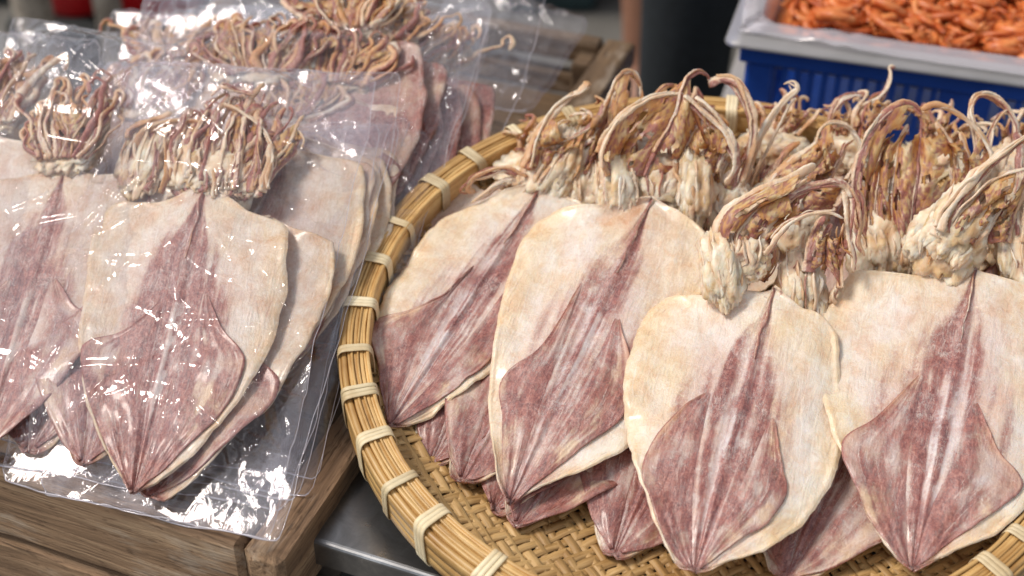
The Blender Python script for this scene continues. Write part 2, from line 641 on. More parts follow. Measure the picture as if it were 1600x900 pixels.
def board(name, parent, x0, x1, y0, y1, z0, z1, mat, bev=0.003, axis='x', seed=0, rough=0.0015, nseg=14, **props):
    """A plank along x or y: cross-section with soft corners, uneven along its length."""
    rng = np.random.RandomState(seed + 11)
    if axis == 'x':
        L0, L1, a0, a1 = x0, x1, y0, y1
    else:
        L0, L1, a0, a1 = y0, y1, x0, x1
    b = bev
    sec = []
    for (ca, cz, sa, sz) in ((a0, z0, 1, 1), (a1, z0, -1, 1), (a1, z1, -1, -1), (a0, z1, 1, -1)):
        p, q = (ca, cz + sz * b), (ca + sa * b, cz)
        if (sa * sz) > 0:
            sec += [p, (ca + sa * b * .3, cz + sz * b * .3), q]
        else:
            sec += [q, (ca + sa * b * .3, cz + sz * b * .3), p]
    sec = np.array(sec)
    t = np.r_[L0, np.linspace(L0 + b, L1 - b, nseg), L1]
    cen = sec.mean(0)
    V = np.zeros((len(t), len(sec), 3))
    for i, tt in enumerate(t):
        s = sec.copy()
        if i in (0, len(t) - 1):
            s = cen + (s - cen) * (1 - 1.4 * b / np.maximum(np.abs(s - cen), 2.2 * b))
        nn = fbm(n3(np.full(len(s), tt * 30 + seed), np.arange(len(s)) * 1.7, seed * 3.1), 3) - .5
        s = s + np.sign(s - cen) * nn[:, None] * rough * 2
        if axis == 'x':
            V[i, :, 0], V[i, :, 1], V[i, :, 2] = tt, s[:, 0], s[:, 1]
        else:
            V[i, :, 0], V[i, :, 1], V[i, :, 2] = -s[:, 0] * -1, tt, s[:, 1]
    m = len(sec)
    F = [list(f) for f in grid_faces(len(t), m)]
    for i in range(len(t) - 1):
        F.append([i * m + m - 1, (i + 1) * m + m - 1, (i + 1) * m, i * m])
    F.append(list(range(m)))
    F.append(list(range((len(t) - 1) * m, len(t) * m))[::-1])
    Vr = V.reshape(-1, 3)
    if axis == 'y':                                       # grain runs along local x: turn the mesh
        Vl = np.stack([Vr[:, 1], -Vr[:, 0], Vr[:, 2]], 1)
        me = mk_mesh(name, Vl, F, mat, smooth=False)
        o = link(name, me, parent, **props)
        o.rotation_euler = (0, 0, math.pi / 2)
    else:
        o = link(name, mk_mesh(name, Vr, F, mat, smooth=False), parent, **props)
    bm_fix(o.data)
    return o


def bm_fix(me):
    import bmesh
    bm = bmesh.new()
    bm.from_mesh(me)
    bmesh.ops.recalc_face_normals(bm, faces=bm.faces)
    bm.to_mesh(me)
    bm.free()


# ---- wooden crate with the bags
ZC = 0.748
corner = at_z(372, 856, ZC)
Mcrate = frame_matrix(corner, AX, BX, UP)
far = at_z(985, 62, ZC)
CL = float(np.dot(far - corner, BX))
crate = thing('wooden_crate', 'weathered wooden crate under the front bags, its corner showing at bottom left', 'crate', 'wooden crates of bagged squid', M=Mcrate)
CM, CWL, CWR = 0.405, -0.88, -0.42                        # depth of the front crate; left sides of both
board('front_board', crate, CWL, 0.0, 0.0, 0.020, -0.075, 0.0, M_WOOD, 0.004, 'x', 1, 0.002, 40)
board('front_board', crate, CWL, 0.0, 0.0, 0.020, -0.165, -0.083, M_WOOD, 0.004, 'x', 2, 0.002, 40)
crate2 = thing('wooden_crate', 'brown slatted wooden crate under the far bags, beyond the bamboo tray rim', 'crate', 'wooden crates of bagged squid', M=Mcrate)
for k, (z0, z1) in enumerate(((-0.060, -0.002), (-0.125, -0.072), (-0.165, -0.137))):
    board('side_board', crate, 0.0022, 0.034, 0.0005, CM, z0, z1, M_WOOD if k == 0 else M_WOOD2, 0.004, 'y', 5 + k, 0.002, 40)
    board('side_board', crate, CWL - 0.03, CWL - 0.002, 0.0, CM, z0, z1, M_WOOD2, 0.004, 'y', 9 + k, 0.002, 20)
for k, (z0, z1) in enumerate(((-0.030, -0.002), (-0.072, -0.046))):
    board('side_board', crate2, 0.0022, 0.034, CM + 0.006, CL, z0, z1, M_WOOD2, 0.004, 'y', 105 + k, 0.002, 40)
    board('side_board', crate2, CWR - 0.03, CWR - 0.002, CM + 0.006, CL, z0, z1, M_WOOD2, 0.004, 'y', 109 + k, 0.002, 20)
for k, (z0, z1) in enumerate(((-0.070, -0.002), (-0.150, -0.080))):
    board('back_board', crate, CWL, 0.0, CM - 0.02, CM, z0, z1, M_WOOD2, 0.004, 'x', 14 + k, 0.002, 20)
for k, (z0, z1) in enumerate(((-0.030, -0.002), (-0.072, -0.046))):
    board('back_board', crate2, CWR, 0.0, CL - 0.02, CL, z0, z1, M_WOOD2, 0.004, 'x', 114 + k, 0.002, 20)
    board('front_board', crate2, CWR, 0.0, CM + 0.007, CM + 0.025, z0, z1, M_WOOD2, 0.004, 'x', 118 + k, 0.002, 20)
for k in range(4):
    y0 = 0.024 + k * 0.09
    board('bottom_board', crate, CWL, 0.0, y0, y0 + 0.084, -0.182, -0.168, M_WOOD2, 0.003, 'x', 20 + k, 0.001, 6)
for k in range(4):
    y0 = CM + 0.03 + k * 0.088
    board('bottom_board', crate2, CWR, 0.0, y0, y0 + 0.082, -0.088, -0.075, M_WOOD2, 0.003, 'x', 120 + k, 0.001, 6)
for c_, ys, zb in ((crate, (0.024, CM - 0.052), -0.165), (crate2, (CM + 0.028, CL - 0.052), -0.072)):
    for k, y0 in enumerate(ys):
        board('corner_post', c_, -0.0235, -0.001, y0, y0 + 0.03, zb, -0.012, M_WOOD2, 0.003, 'x', 31 + k, 0.001, 4)
# table under the front crate, and two upturned boxes under the far one
ZT = 0.563
tb = thing('market_table', 'dark wooden trestle table under the front wooden crate', 'table', M=frame_matrix((0, 0, 0), AX, BX, UP))
tl = lambda p: (float(np.dot(p, AX)), float(np.dot(p, BX)))
ca, cb = tl(corner)
for k in range(4):
    board('table_plank', tb, ca - 0.92, ca + 0.036, cb - 0.02 + k * 0.108, cb - 0.02 + k * 0.108 + 0.104, ZT - 0.03, ZT - 0.002, M_WOOD2, 0.003, 'x', 40 + k, 0.001, 8)
for sx in (ca - 0.88, ca - 0.03):
    for sy in (cb + 0.0, cb + 0.34):
        V, F = box_data(sx, sx + .05, sy, sy + .05, 0, ZT - 0.031, .004)
        part('leg', V, F, M_WOOD2, tb, smooth=False)
bs = thing('wooden_bench', 'narrow dark bench carrying the far slatted crate', 'bench', M=Mcrate)
for k in range(3):
    board('bench_plank', bs, CWR - 0.02, -0.01, CM + 0.03 + k * 0.12, CM + 0.03 + k * 0.12 + 0.115, -0.120, -0.0895, M_WOOD2, 0.003, 'x', 140 + k, 0.001, 6)
for sx in (CWR, -0.07):
    for sy in (CM + 0.04, CL - 0.08):
        V, F = box_data(sx, sx + .045, sy, sy + .045, -ZC + .0005, -0.121, .004)
        part('leg', V, F, M_WOOD2, bs, smooth=False)

# ---- stainless steel cabinet
ZS = 0.7265
sc = at_z(460, 836, ZS)
steel = thing('steel_cabinet', 'scuffed stainless steel cabinet under the bamboo tray', 'cabinet', M=frame_matrix(sc, AX, BX, UP))


def rbox(x0, x1, y0, y1, z0, z1, r, seg=4):
    """Box with rounded upper edges (inset rings going over the shoulder)."""
    rings = [(0, z0)]
    for i in range(seg + 1):
        a = i / seg * math.pi / 2
        rings.append((r * (1 - math.cos(a)), z1 - r + r * math.sin(a)))
    V, F = [], []
    n = 4 * 5
    for ins, z in rings:
        for (cx, cy, a0) in ((x1 - r, y1 - r, 0), (x0 + r, y1 - r, 90), (x0 + r, y0 + r, 180), (x1 - r, y0 + r, 270)):
            for k in range(5):
                a = RAD(a0 + 22.5 * k)
                V.append((cx + (r - ins) * math.cos(a), cy + (r - ins) * math.sin(a), z))
    for i in range(len(rings) - 1):
        for k in range(n):
            F.append([i * n + k, i * n + (k + 1) % n, (i + 1) * n + (k + 1) % n, (i + 1) * n + k])
    F.append(list(range((len(rings) - 1) * n, len(rings) * n)))
    F.append(list(range(n))[::-1])
    return np.array(V), F


V, F = rbox(0, 0.62, 0, 0.50, -0.024, 0, 0.004)
part('top_plate', V, F, M_STEEL, steel, smooth=False)
V, F = box_data(0.008, 0.61, 0.008, 0.49, -0.112, -0.0245, 0.002)
part('cabinet_body', V, F, M_STEEL, steel, smooth=False)
V, F = box_data(0.03, 0.30, -0.002, 0.010, -0.105, -0.034, 0.002)
part('drawer_front', V, F, M_STEEL, steel, smooth=False)
for x in (0.02, 0.57):
    for y in (0.03, 0.44):
        V, F = box_data(x, x + .03, y, y + .03, -ZS + 0.0005, -0.1125, .002)
        part('leg', V, F, M_STEEL, steel, smooth=False)

# ------------------------------------------------------------------ bamboo tray
DAX = 1.10
P_AX = CP + DAX * np.array([0, cpi, -spi])
TT = RAD(8.0)
TN = np.array([0, -math.sin(TT), math.cos(TT)])
TY = np.array([0, math.cos(TT), math.sin(TT)])
TX = np.array([1.0, 0, 0])
TC = P_AX + DAX * (0.137 * TX - 0.034 * TY)          # centre of the rim's top
TR = 0.254 * DAX                                     # outer radius of the rim
FLOOR = -0.040                                       # tray floor under the rim's top
tray = thing('bamboo_tray', 'round woven bamboo tray with a tied rim holding dried squid', 'tray', M=frame_matrix(TC, TX, TY, TN))


def tray_floor(r):
    t = np.clip((r - 0.70 * TR) / (0.25 * TR), 0, 1)
    return FLOOR + 0.020 * t * t


def hoop(name, secf, mat, n=220, phase=0.0, wob=0.0006):
    th = np.linspace(0, 2 * np.pi, n, endpoint=False)
    sec = np.array(secf)                              # (m,2): r, z offsets
    m = len(sec)
    w = (fbm(n3(np.cos(th) * 6 + phase, np.sin(th) * 6, phase), 3) - .5) * 2 * wob
    w2 = (fbm(n3(np.cos(th) * 5 - phase, np.sin(th) * 5, phase + 9), 3) - .5) * 2 * wob
    R = sec[None, :, 0] + w[:, None]
    Z = sec[None, :, 1] + w2[:, None]
    V = np.stack([R * np.cos(th)[:, None], R * np.sin(th)[:, None], Z], -1)
    idx = np.arange(n * m).reshape(n, m)
    a, b = idx, np.roll(idx, -1, 0)
    F = np.stack([a, b, np.roll(b, -1, 1), np.roll(a, -1, 1)], -1).reshape(-1, 4)
    sl = np.r_[0, np.cumsum(np.linalg.norm(np.diff(sec, axis=0), axis=1))]
    uv = np.stack([np.broadcast_to((th * TR)[:, None], (n, m)), np.broadcast_to(sl[None], (n, m))], -1)
    o = part(name, V, F, mat, tray, uv=uv)
    bm_fix(o.data)
    return o


def band(r0, r1, z0, z1, b=0.0012):
    return [(r0 + b, z0), (r1 - b, z0), (r1, z0 + b), (r1, (z0 + z1) / 2), (r1, z1 - b), (r1 - b, z1), (r0 + b, z1), (r0, z1 - b), (r0, z0 + b)]


def rod(rc, zc, a, bb, k=8):
    return [(rc + a * math.cos(2 * math.pi * i / k), zc + bb * math.sin(2 * math.pi * i / k)) for i in range(k)]


hoop('outer_hoop', band(TR - 0.0045, TR, -0.040, -0.003), M_RIM, phase=1)
hoop('outer_lath', band(TR - 0.0003, TR + 0.0018, -0.0145, -0.0045, .0006), M_RIM, phase=2)
hoop('outer_lath', band(TR - 0.0003, TR + 0.0016, -0.0255, -0.0152, .0006), M_RIM, phase=3)
hoop('outer_lath', band(TR - 0.0003, TR + 0.0014, -0.0360, -0.0262, .0006), M_RIM, phase=13)
hoop('inner_hoop', band(TR - 0.0215, TR - 0.0185, -0.034, -0.004), M_RIM, phase=4)
for k in range(7):
    w = (0.0021, 0.0015, 0.0024, 0.0013, 0.0022, 0.0016, 0.0020)[k]
    rc = TR - 0.0062 - 0.0023 * k
    hoop('rim_strand', band(rc - w * .66, rc + w * .66, -0.0065, -0.0012 + 0.0009 * math.sin(k * 2.4), .0005), M_RIM, phase=5 + k, wob=0.0010)
hoop('rim_core', band(TR - 0.0180, TR - 0.0048, -0.030, -0.0034), M_RIM, phase=11)

# ties: two or three turns of flat cord round the rim
tie_px = [(803, 198), (742, 240), (683, 290), (632, 347), (590, 407), (562, 470), (549, 543), (557, 607), (580, 682), (625, 745), (690, 808), (780, 865), (900, 905), (1545, 885)]


def tie_angle(p):
    q = at_plane(p[0], p[1], TC, TN) - TC
    return math.atan2(np.dot(q, TY), np.dot(q, TX))


angs = [tie_angle(p) for p in tie_px]
extra = []
a_last, a_first = angs[12], angs[0]
rest = []
a = angs[0]
while a > angs[13] - 2 * math.pi + 2 * math.pi + 0.10 and len(rest) < 40:
    a -= RAD(10.5)
    rest.append(a)
a = angs[12] + RAD(10.5)
a13 = angs[13]
while a < a13 - RAD(6):
    rest.append(a)
    a += RAD(10.5)
rngt = np.random.RandomState(3)
for ti, a0 in enumerate(angs + [r for r in rest if abs(r - a13) > RAD(5)]):
    turns = 3 if ti % 3 else 2
    a0 = a0 + rngt.normal(0, RAD(.45))
    Vs, Fs, UVs, off = [], [], [], 0
    for k in range(turns):
        da = (k - (turns - 1) / 2) * 0.0036 / TR + rngt.uniform(-.0006, .0006) / TR
        hx, hz = 0.0133, 0.0205
        m = 26
        ph = np.linspace(0, 2 * np.pi, m, endpoint=False)
        ex = 0.36
        cr = TR - 0.0105 + np.sign(np.cos(ph)) * np.abs(np.cos(ph)) ** ex * hx
        cz = -0.0198 + np.sign(np.sin(ph)) * np.abs(np.sin(ph)) ** ex * hz
        wv = 0.0020
        prof = [(-wv, 0.0), (-wv * .85, 0.0005), (wv * .85, 0.0005), (wv, 0.0), (0, -0.0006)]
        skew = 0.0022 * np.sin(ph) * (1 if ti % 2 else -1)
        P = np.zeros((m, len(prof), 3))
        for j, (s, h) in enumerate(prof):
            nr, nz = np.cos(ph), np.sin(ph)
            r = cr + nr * h
            aa = a0 + da + (s + skew) / TR
            P[:, j] = np.stack([r * np.cos(aa), r * np.sin(aa), cz + nz * h], -1)
        idx = np.arange(m * 5).reshape(m, 5)
        b2 = np.roll(idx, -1, 0)
        F = np.stack([idx, np.roll(idx, -1, 1), np.roll(b2, -1, 1), b2], -1).reshape(-1, 4) + off
        uv = np.stack([np.broadcast_to(ph[:, None] * .02, (m, 5)), np.broadcast_to(np.arange(5)[None] * .002, (m, 5))], -1)
        Vs.append(P.reshape(-1, 3)); Fs.append(F); UVs.append(uv.reshape(-1, 2))
        off += m * 5
    o = part('tie', np.concatenate(Vs), np.concatenate(Fs), M_TIE, tray, uv=np.concatenate(UVs))
    bm_fix(o.data)

# woven floor: two sets of strips, over two and under two, a few left wider apart
PITCHW = 0.0074
nst = int(TR * 0.965 / PITCHW)
wr = np.random.RandomState(8)
WA = RAD(28)
for d in range(2):
    ang = WA + d * math.pi / 2
    ux, uy = math.cos(ang), math.sin(ang)
    for i in range(-nst, nst + 1):
        off = i * PITCHW + wr.uniform(-.0008, .0008)
        half = math.sqrt(max((TR * 0.965) ** 2 - off * off, 0))
        if half < 0.03:
            continue
        w = wr.uniform(0.0026, 0.0035)
        js = np.arange(math.ceil(-half / PITCHW), math.floor(half / PITCHW) + 1)
        s = np.r_[-half, js * PITCHW, half]
        over = np.where(((js + (i if d == 0 else i + 2) + (0 if d == 0 else 0)) % 4) < 2, 1.0, -1.0)
        if d == 1:
            over = np.where(((i - js * -1) % 4) < 2, -1.0, 1.0)
        else:
            over = np.where(((js + i) % 4) < 2, 1.0, -1.0)
        zz = np.r_[0, over * 0.0008, 0]
        tw = wr.uniform(-.0010, .0010)
        x = s * ux - off * uy
        y = s * uy + off * ux
        base = tray_floor(np.hypot(x, y)) + zz
        P = np.zeros((len(s), 4, 3))
        jit = (fbm(n3(s * 40 + i * 3.3, i * 1.1, d * 5.0), 2) - .5) * 0.0016
        for k, (e, h) in enumerate(((-w, 0.0004 + tw * .6), (w, 0.0004 - tw * .6), (w, -0.0004 - tw * .6), (-w, -0.0004 + tw * .6))):
            P[:, k] = np.stack([x - (e + jit) * uy, y + (e + jit) * ux, base + h], -1)
        idx = np.arange(len(s) * 4).reshape(-1, 4)
        F = np.concatenate([np.stack([idx[:-1, k], idx[:-1, (k + 1) % 4], idx[1:, (k + 1) % 4], idx[1:, k]], -1) for k in range(4)])
        uv = np.stack([np.broadcast_to(s[:, None] + i, (len(s), 4)), np.broadcast_to(np.array([0, w * 2, w * 2 + .001, -.001])[None], (len(s), 4))], -1)
        o = part('weave_strip', P, F, M_WEAVE, tray, smooth=False, uv=uv)
# wooden block that props up the tray's far side
bc = TC + TY * 0.20 - TX * 0.02
blk = thing('wooden_block', 'wooden block propping the far side of the bamboo tray', 'block', loc=(bc[0], bc[1], ZS))
V, F = box_data(-.10, .10, -.03, .03, 0.0005, bc[2] + FLOOR - 0.004 - ZS, .003)
part('block_body', V, F, M_WOOD2, blk, smooth=False)

# ------------------------------------------------------------------ dried squid
CANON_L = np.array([(0, 0), (-.07, .015), (-.20, .13), (-.36, .31), (-.465, .50), (-.50, .66), (-.48, .82), (-.42, .93), (-.36, .962), (-.20, .965), (0, 1)], float)
CANON_FL_I = np.array([(-.10, .60), (-.075, .40), (-.045, .20), (-.012, .02)], float)
CANON_FL_O = np.array([(-.10, .60), (-.25, .49), (-.42, .40), (-.34, .25), (-.17, .09), (-.03, .012)], float)


class SquidFrame:
    """Local frame of one squid: origin at the tail tip, y towards the head, z off the surface it lies on."""

    def __init__(self, P_tail, P_peak, nref, roll=0.0):
        self.O = P_tail
        Y = P_peak - P_tail
        self.L = np.linalg.norm(Y)
        Y = Y / self.L
        X = np.cross(Y, nref); X /= np.linalg.norm(X)
        Z = np.cross(X, Y)
        c, s = math.cos(roll), math.sin(roll)
        X, Z = X * c - Z * s, Z * c + X * s
        self.X, self.Y, self.Z = X, Y, Z
        self.M = frame_matrix(P_tail, X, Y, Z)

    def loc(self, P):
        q = np.asarray(P) - self.O
        return np.array([np.dot(q, self.X), np.dot(q, self.Y), np.dot(q, self.Z)])

    def px2(self, px, py):
        return self.loc(at_plane(px, py, self.O, self.Z))[:2]


def half_width(outL, outR, y):
    return np.interp(y, outL[:, 1], -outL[:, 0])


def mantle_height(x, y, L, W, seed, dome, sag):
    r = np.clip(np.abs(x) / (W * .5), 0, 1.4)
    h = dome * (1 - r ** 2) * sst(-.05, .35, y / L)
    h = h + sag * (fbm(n3(x / W * 1.6 + seed * 3.7, y / L * 2.2, seed), 3) - .5)
    wr_ = ridged(n3(np.abs(x) * 100 + y * 22 + seed, y * 26 - np.abs(x) * 18 + seed * 1.3, seed * 2.2), 3) - .6
    tail = 1 + 2.2 * (1 - sst(0.0, .35, y / L))
    ang = x / np.maximum(y + .03 * L, .01)
    rad = ridged(n3(ang * 9 + seed * 2, y * 6, seed), 2) - .6
    h = h + 0.00045 * wr_ + 0.0010 * rad * (tail - .6) * sst(0, .06, y / L)
    crk = fbm(n3(x * 55 + seed * 5, y * 45, seed * 1.7), 3) - .5
    big = fbm(n3(x * 20 + seed * 3, y * 16, seed * 2.7), 2) - .5
    return h + 0.0026 * crk + 0.006 * big * sst(.05, .3, y / L)


def grid_normals(P):
    du = np.gradient(P, axis=0)
    dv = np.gradient(P, axis=1)
    n = np.cross(du, dv)
    return n / np.maximum(np.linalg.norm(n, axis=-1, keepdims=True), 1e-9)


def build_mantle(parent, L, outL, outR, seed, res=(97, 131), dome=0.010, sag=0.014, tone=0.0, stripe=1.0, W=None, curl=0.004):
    nu, nv = res
    oL = catmull(outL, nv * 3)
    oR = catmull(outR, nv * 3)
    oL, oR = resample(oL, nv), resample(oR, nv)
    W = W or float(np.max(oR[:, 0]) - np.min(oL[:, 0]))
    v = np.linspace(0, 1, nv)
    C = np.stack([np.zeros(nv), L * v], 1)
    # a wavering outline
    wob = (fbm(n3(v * 14 + seed * 7, 0.3, seed), 3) - .5) * 0.007 * sst(0, .08, v) * sst(1.0, .93, v)
    wob = wob + (fbm(n3(v * 60 + seed * 2, 1.3, seed), 3) - .5) * 0.0014 * sst(0, .1, v)
    oL = oL + np.stack([wob, wob * .2], 1)
    wob2 = (fbm(n3(v * 14 + seed * 3, 4.3, seed), 3) - .5) * 0.007 * sst(0, .08, v) * sst(1.0, .93, v)
    wob2 = wob2 + (fbm(n3(v * 60 + seed * 5, 6.3, seed), 3) - .5) * 0.0014 * sst(0, .1, v)
    oR = oR + np.stack([wob2, wob2 * .2], 1)
    u = np.linspace(-1, 1, nu)
    u = np.sign(u) * (1 - (1 - np.abs(u)) ** 1.25)
    au = np.abs(u)[:, None, None]
    P2 = np.where((u < 0)[:, None, None], C[None] * (1 - au) + oL[None] * au, C[None] * (1 - au) + oR[None] * au)
    x, y = P2[..., 0], P2[..., 1]
    h = mantle_height(x, y, L, W, seed, dome, sag)
    U = np.broadcast_to(u[:, None], x.shape)
    V_ = np.broadcast_to(v[None], x.shape)
    e = np.abs(U)
    bn_ = fbm(n3(V_ * 12 + seed * 3, np.sign(U) * 2.0, seed), 3)
    bead = sst(.90, .97, e) * 0.0013 * sst(.34, .62, bn_) - sst(.96, 1.0, e) * 0.0010
    edge_w = sst(.6, 1, e) * curl * (fbm(n3(V_ * 11 + np.sign(U) * 4, seed * 2.0, 1.0), 3) - .42) * 3.2
    pen = 0.0014 * np.exp(-(U / .030) ** 2) * sst(.0, .2, V_)
    h = h + bead + edge_w + pen - 0.0009 * np.exp(-((e - .08) / .03) ** 2)
    P = np.stack([x, y, h], -1)
    N = grid_normals(P)
    # colour
    k = 1.0
    n1 = fbm(n3(x * 38 + seed * 9, y * 26, seed), 4)
    st = .6 * fbm(n3(U * 26 + seed * 5, V_ * 2.6, seed * 3.3), 4) + .4 * fbm(n3(x * 70 + seed, y * 48, seed * 2.3), 4)
    n2 = fbm(n3(x * 120 + seed, y * 90, seed * 1.1), 4)
    col = mixc(np.broadcast_to(CREAM, P.shape), PALE, sst(.36, .64, n1))
    col = mixc(col, YEL, .35 * sst(.55, .75, fbm(n3(x * 22 + seed, y * 20, 7 + seed), 3)))
    # pinkish veins between axis and edge
    vein = ridged(n3(x * 90 + y * 30 + seed * 2, y * 34 - x * 20, seed), 3)
    col = mixc(col, PINK, np.clip(.55 * sst(.62, .80, vein) * sst(.35, .6, n2) * (.5 + tone), 0, 1))
    pinkwash = sst(.9, .0, e) * sst(.42, .62, fbm(n3(x * 30 + 9 * seed, y * 18, seed * 4), 3))
    col = mixc(col, np.array([.66, .44, .36]), .45 * pinkwash)
    # pigment: a stripe along the axis, narrow at the peak and widening towards the fins
    sg = .14 + .40 * sst(.98, .40, V_) - .12 * sst(.25, 0, V_)
    body = np.exp(-(e / sg) ** 2.2)
    wash = sst(1.0, .15, e) * sst(.98, .55, V_)
    col = mixc(col, np.array([.74, .47, .40]), wash * (.35 + .5 * sst(.4, .6, n1)))
    pig = body * (.58 + 2.2 * (st - .42)) * stripe
    pig = np.maximum(pig, np.exp(-(e / (.10 + .10 * sst(1, .7, V_))) ** 2) * sst(.52, .97, V_) * (.66 + .6 * st) * stripe)
    flank = np.exp(-((e - sg * .95) / .10) ** 2) * sst(.85, .45, V_) * (.55 + .7 * (st - .4))
    pig = np.maximum(pig, flank * .95)
    pig = np.maximum(pig, sst(.10, .0, V_) * (.7 + .4 * n2))
    pig = np.maximum(pig, sst(.34, .05, V_) * (.42 + .5 * (st - .4)) * sst(1, .85, e))
    pale = np.exp(-(e / .11) ** 2) * sst(.75, .45, V_) * sst(.08, .25, V_)
    pig = pig * (1 - .55 * pale * sst(.60, .42, st))
    lines = np.exp(-((e - .055) / .014) ** 2) + .7 * np.exp(-((e - .14) / .012) ** 2)
    pig = np.maximum(pig, lines * .62 * sst(.35, .55, n2) * stripe)
    lav = np.clip(np.exp(-(e / .20) ** 2) * sst(.9, .5, V_), 0, 1)
    col = mixc(col, np.array([.66, .53, .53]), lav * .8)
    # rim: thin pale yellow, uneven; a broken brown crease just inside it
    rn = fbm(n3(V_ * 16 + seed, np.sign(U) * 3.0, seed * 2.), 3)
    col = mixc(col, np.array([.82, .66, .45]), sst(.88 + .08 * rn, .99, e) * .6 * sst(.3, .55, rn))
    col = mixc(col, np.array([.90, .60, .34]), sst(.70, 1.0, e) * .50)  # light passing through the thin edge, painted into the colour as amber
    pig = np.maximum(pig, np.exp(-((e - .89 + .03 * (rn - .5)) / .012) ** 2) * sst(.48, .62, n2) * .55)
    fl = sst(.66, .72, fbm(n3(x * 210 + seed * 3, y * 210, seed), 2)) * sst(.78, .97, V_)
    pig = np.maximum(pig, fl * .6)
    col = mixc(col, np.array([.58, .27, .13]), sst(.60, .70, fbm(n3(x * 26 + seed * 8, y * 26, seed), 3)) * sst(.75, .95, V_) * .75)
    if tone:
        col = mixc(col, np.array([.50, .33, .26]), np.full(x.shape, min(tone * 1.3, .8)) * (.5 + n1))
        pig = np.maximum(pig, tone * (.9 + 1.2 * (n1 - .5)))
    col = np.concatenate([col, pig[..., None]], -1)
    th = 0.0015 - 0.0008 * sst(.93, 1, e)
    Vv, F = solid_sheet(P, N, th)
    c2 = np.concatenate([col.reshape(-1, 4), col.reshape(-1, 4)])
    uv1 = np.stack([U + seed * .37, V_ + seed * .11], -1).reshape(-1, 2)
    o = part('mantle', Vv, F, M_MANTLE, parent, col=c2, uv=np.concatenate([uv1, uv1]))

    def hf(xx, yy):
        pn = 0.0020 * np.exp(-((xx / (W * .5)) / .035) ** 2)
        # the edge curl, looked up by nearest outline coordinate
        vv = np.clip(yy / L, 0, 1)
        wl = np.interp(vv, oL[:, 1] / L, -oL[:, 0]) if np.all(np.diff(oL[:, 1]) > 0) else np.interp(vv, np.maximum.accumulate(oL[:, 1]) / L, -oL[:, 0])
        wr2 = np.interp(vv, np.maximum.accumulate(oR[:, 1]) / L, oR[:, 0])
        return mantle_height(xx, yy, L, W, seed, dome, sag) + pn
    # sample the built surface for anything lying on it
    from mathutils import kdtree
    kd = kdtree.KDTree(nu * nv)
    flat = P.reshape(-1, 3)
    for i, q in enumerate(flat):
        kd.insert((q[0], q[1], 0), i)
    kd.balance()

    def surf(xy):
        out = np.zeros(len(xy))
        for i, q in enumerate(xy):
            r = kd.find_n((q[0], q[1], 0), 4)
            ws = np.array([1 / (d + 1e-5) for _, _, d in r])
            out[i] = float(np.dot(ws, [flat[j][2] for _, j, _ in r]) / ws.sum())
        return out
    return o, surf, W


def build_fin(parent, I, O, surf, seed, res=(60, 26), tone=0.0, side=-1):
    nt, nk = res
    Ic, Oc = catmull(I, nt), catmull(O, nt)
    k = np.linspace(0, 1, nk)
    P2 = Ic[:, None] * (1 - k)[None, :, None] + Oc[:, None] * k[None, :, None]
    t = np.linspace(0, 1, nt)[:, None] * np.ones((1, nk))
    K = np.ones((nt, 1)) * k[None]
    x, y = P2[..., 0], P2[..., 1]
    z = surf(P2.reshape(-1, 2)).reshape(nt, nk)
    lift = sst(0, .14, t) * (0.0010 + 0.0008 * sst(.8, 1, K) * sst(.9, .2, t) + 0.0016 * (fbm(n3(x * 90 + seed, y * 60, seed), 3) - .3)) * sst(.0, .35, K)
    wr_ = 0.0010 * (ridged(n3(K * 4 + seed, t * 2.2, seed * 2.), 3) - .5) * sst(0, .3, K)
    wob = (fbm(n3(t * 9 + seed, K * 2, seed * 3), 3) - .5) * .0035 * sst(.5, 1, K) * sst(0, .1, t) * sst(1, .9, t)
    x = x + wob
    P = np.stack([x, y, z - .0005 * sst(.12, 0, K) - .0010 * sst(.09, .0, t) + np.maximum(lift + wr_, .0005) * sst(0, .12, K)], -1)
    N = grid_normals(P)
    flip = np.mean(N[..., 2]) < 0
    if flip:
        P = P[:, ::-1]; N = grid_normals(P); t, K, x, y = t[:, ::-1], K[:, ::-1], x[:, ::-1], y[:, ::-1]
    st = .45 * fbm(n3(K * 13 + seed * 3, t * 3.4, seed), 4) + .55 * fbm(n3(x * 55 + seed, y * 38, seed * 3), 4)
    n2 = fbm(n3(x * 160 + seed * 7, y * 130, seed), 4)
    n1 = fbm(n3(x * 45 + seed * 2, y * 40, seed * 5), 3)
    base = np.broadcast_to(np.array([.60, .44, .38]), P.shape)
    col = mixc(base, np.array([.74, .52, .34]), sst(.42, .62, n1) * .85 * sst(.1, .7, K))
    col = mixc(col, np.array([.66, .57, .55]), sst(.52, .68, n2) * .5)
    col = mixc(col, np.array([.60, .30, .17]), np.clip(sst(.55, .95, K) * sst(.75, .2, t) * .7, 0, 1))
    pig = .62 + 2.0 * (st - .48) + .8 * (n1 - .5) + .22 * sst(.3, .9, t)
    pig = np.maximum(pig, (.55 + .8 * (st - .4)) * np.exp(-((K - .30) / .25) ** 2) * sst(.0, .25, t))
    pig = pig - .26 * sst(.45, .85, K) * sst(.35, .7, t) * sst(.40, .58, n1)
    pig = np.maximum(pig, np.exp(-((1 - K) / .045) ** 2) * (.62 + .6 * n2))
    pig = np.maximum(pig, sst(.82, 1, t) * .9)
    pig = pig - .30 * sst(.58, .70, n1)
    if tone:
        pig = pig * (1 - tone * .4)
    col = np.concatenate([col, np.clip(pig, .12, 1)[..., None]], -1)
    Vv, F = solid_sheet(P, N, 0.0010)
    uv1 = np.stack([K + seed * .37, t + seed * .11], -1).reshape(-1, 2)
    return part('fin', Vv, F, M_FIN, parent, col=np.concatenate([col.reshape(-1, 4)] * 2), uv=np.concatenate([uv1, uv1]))


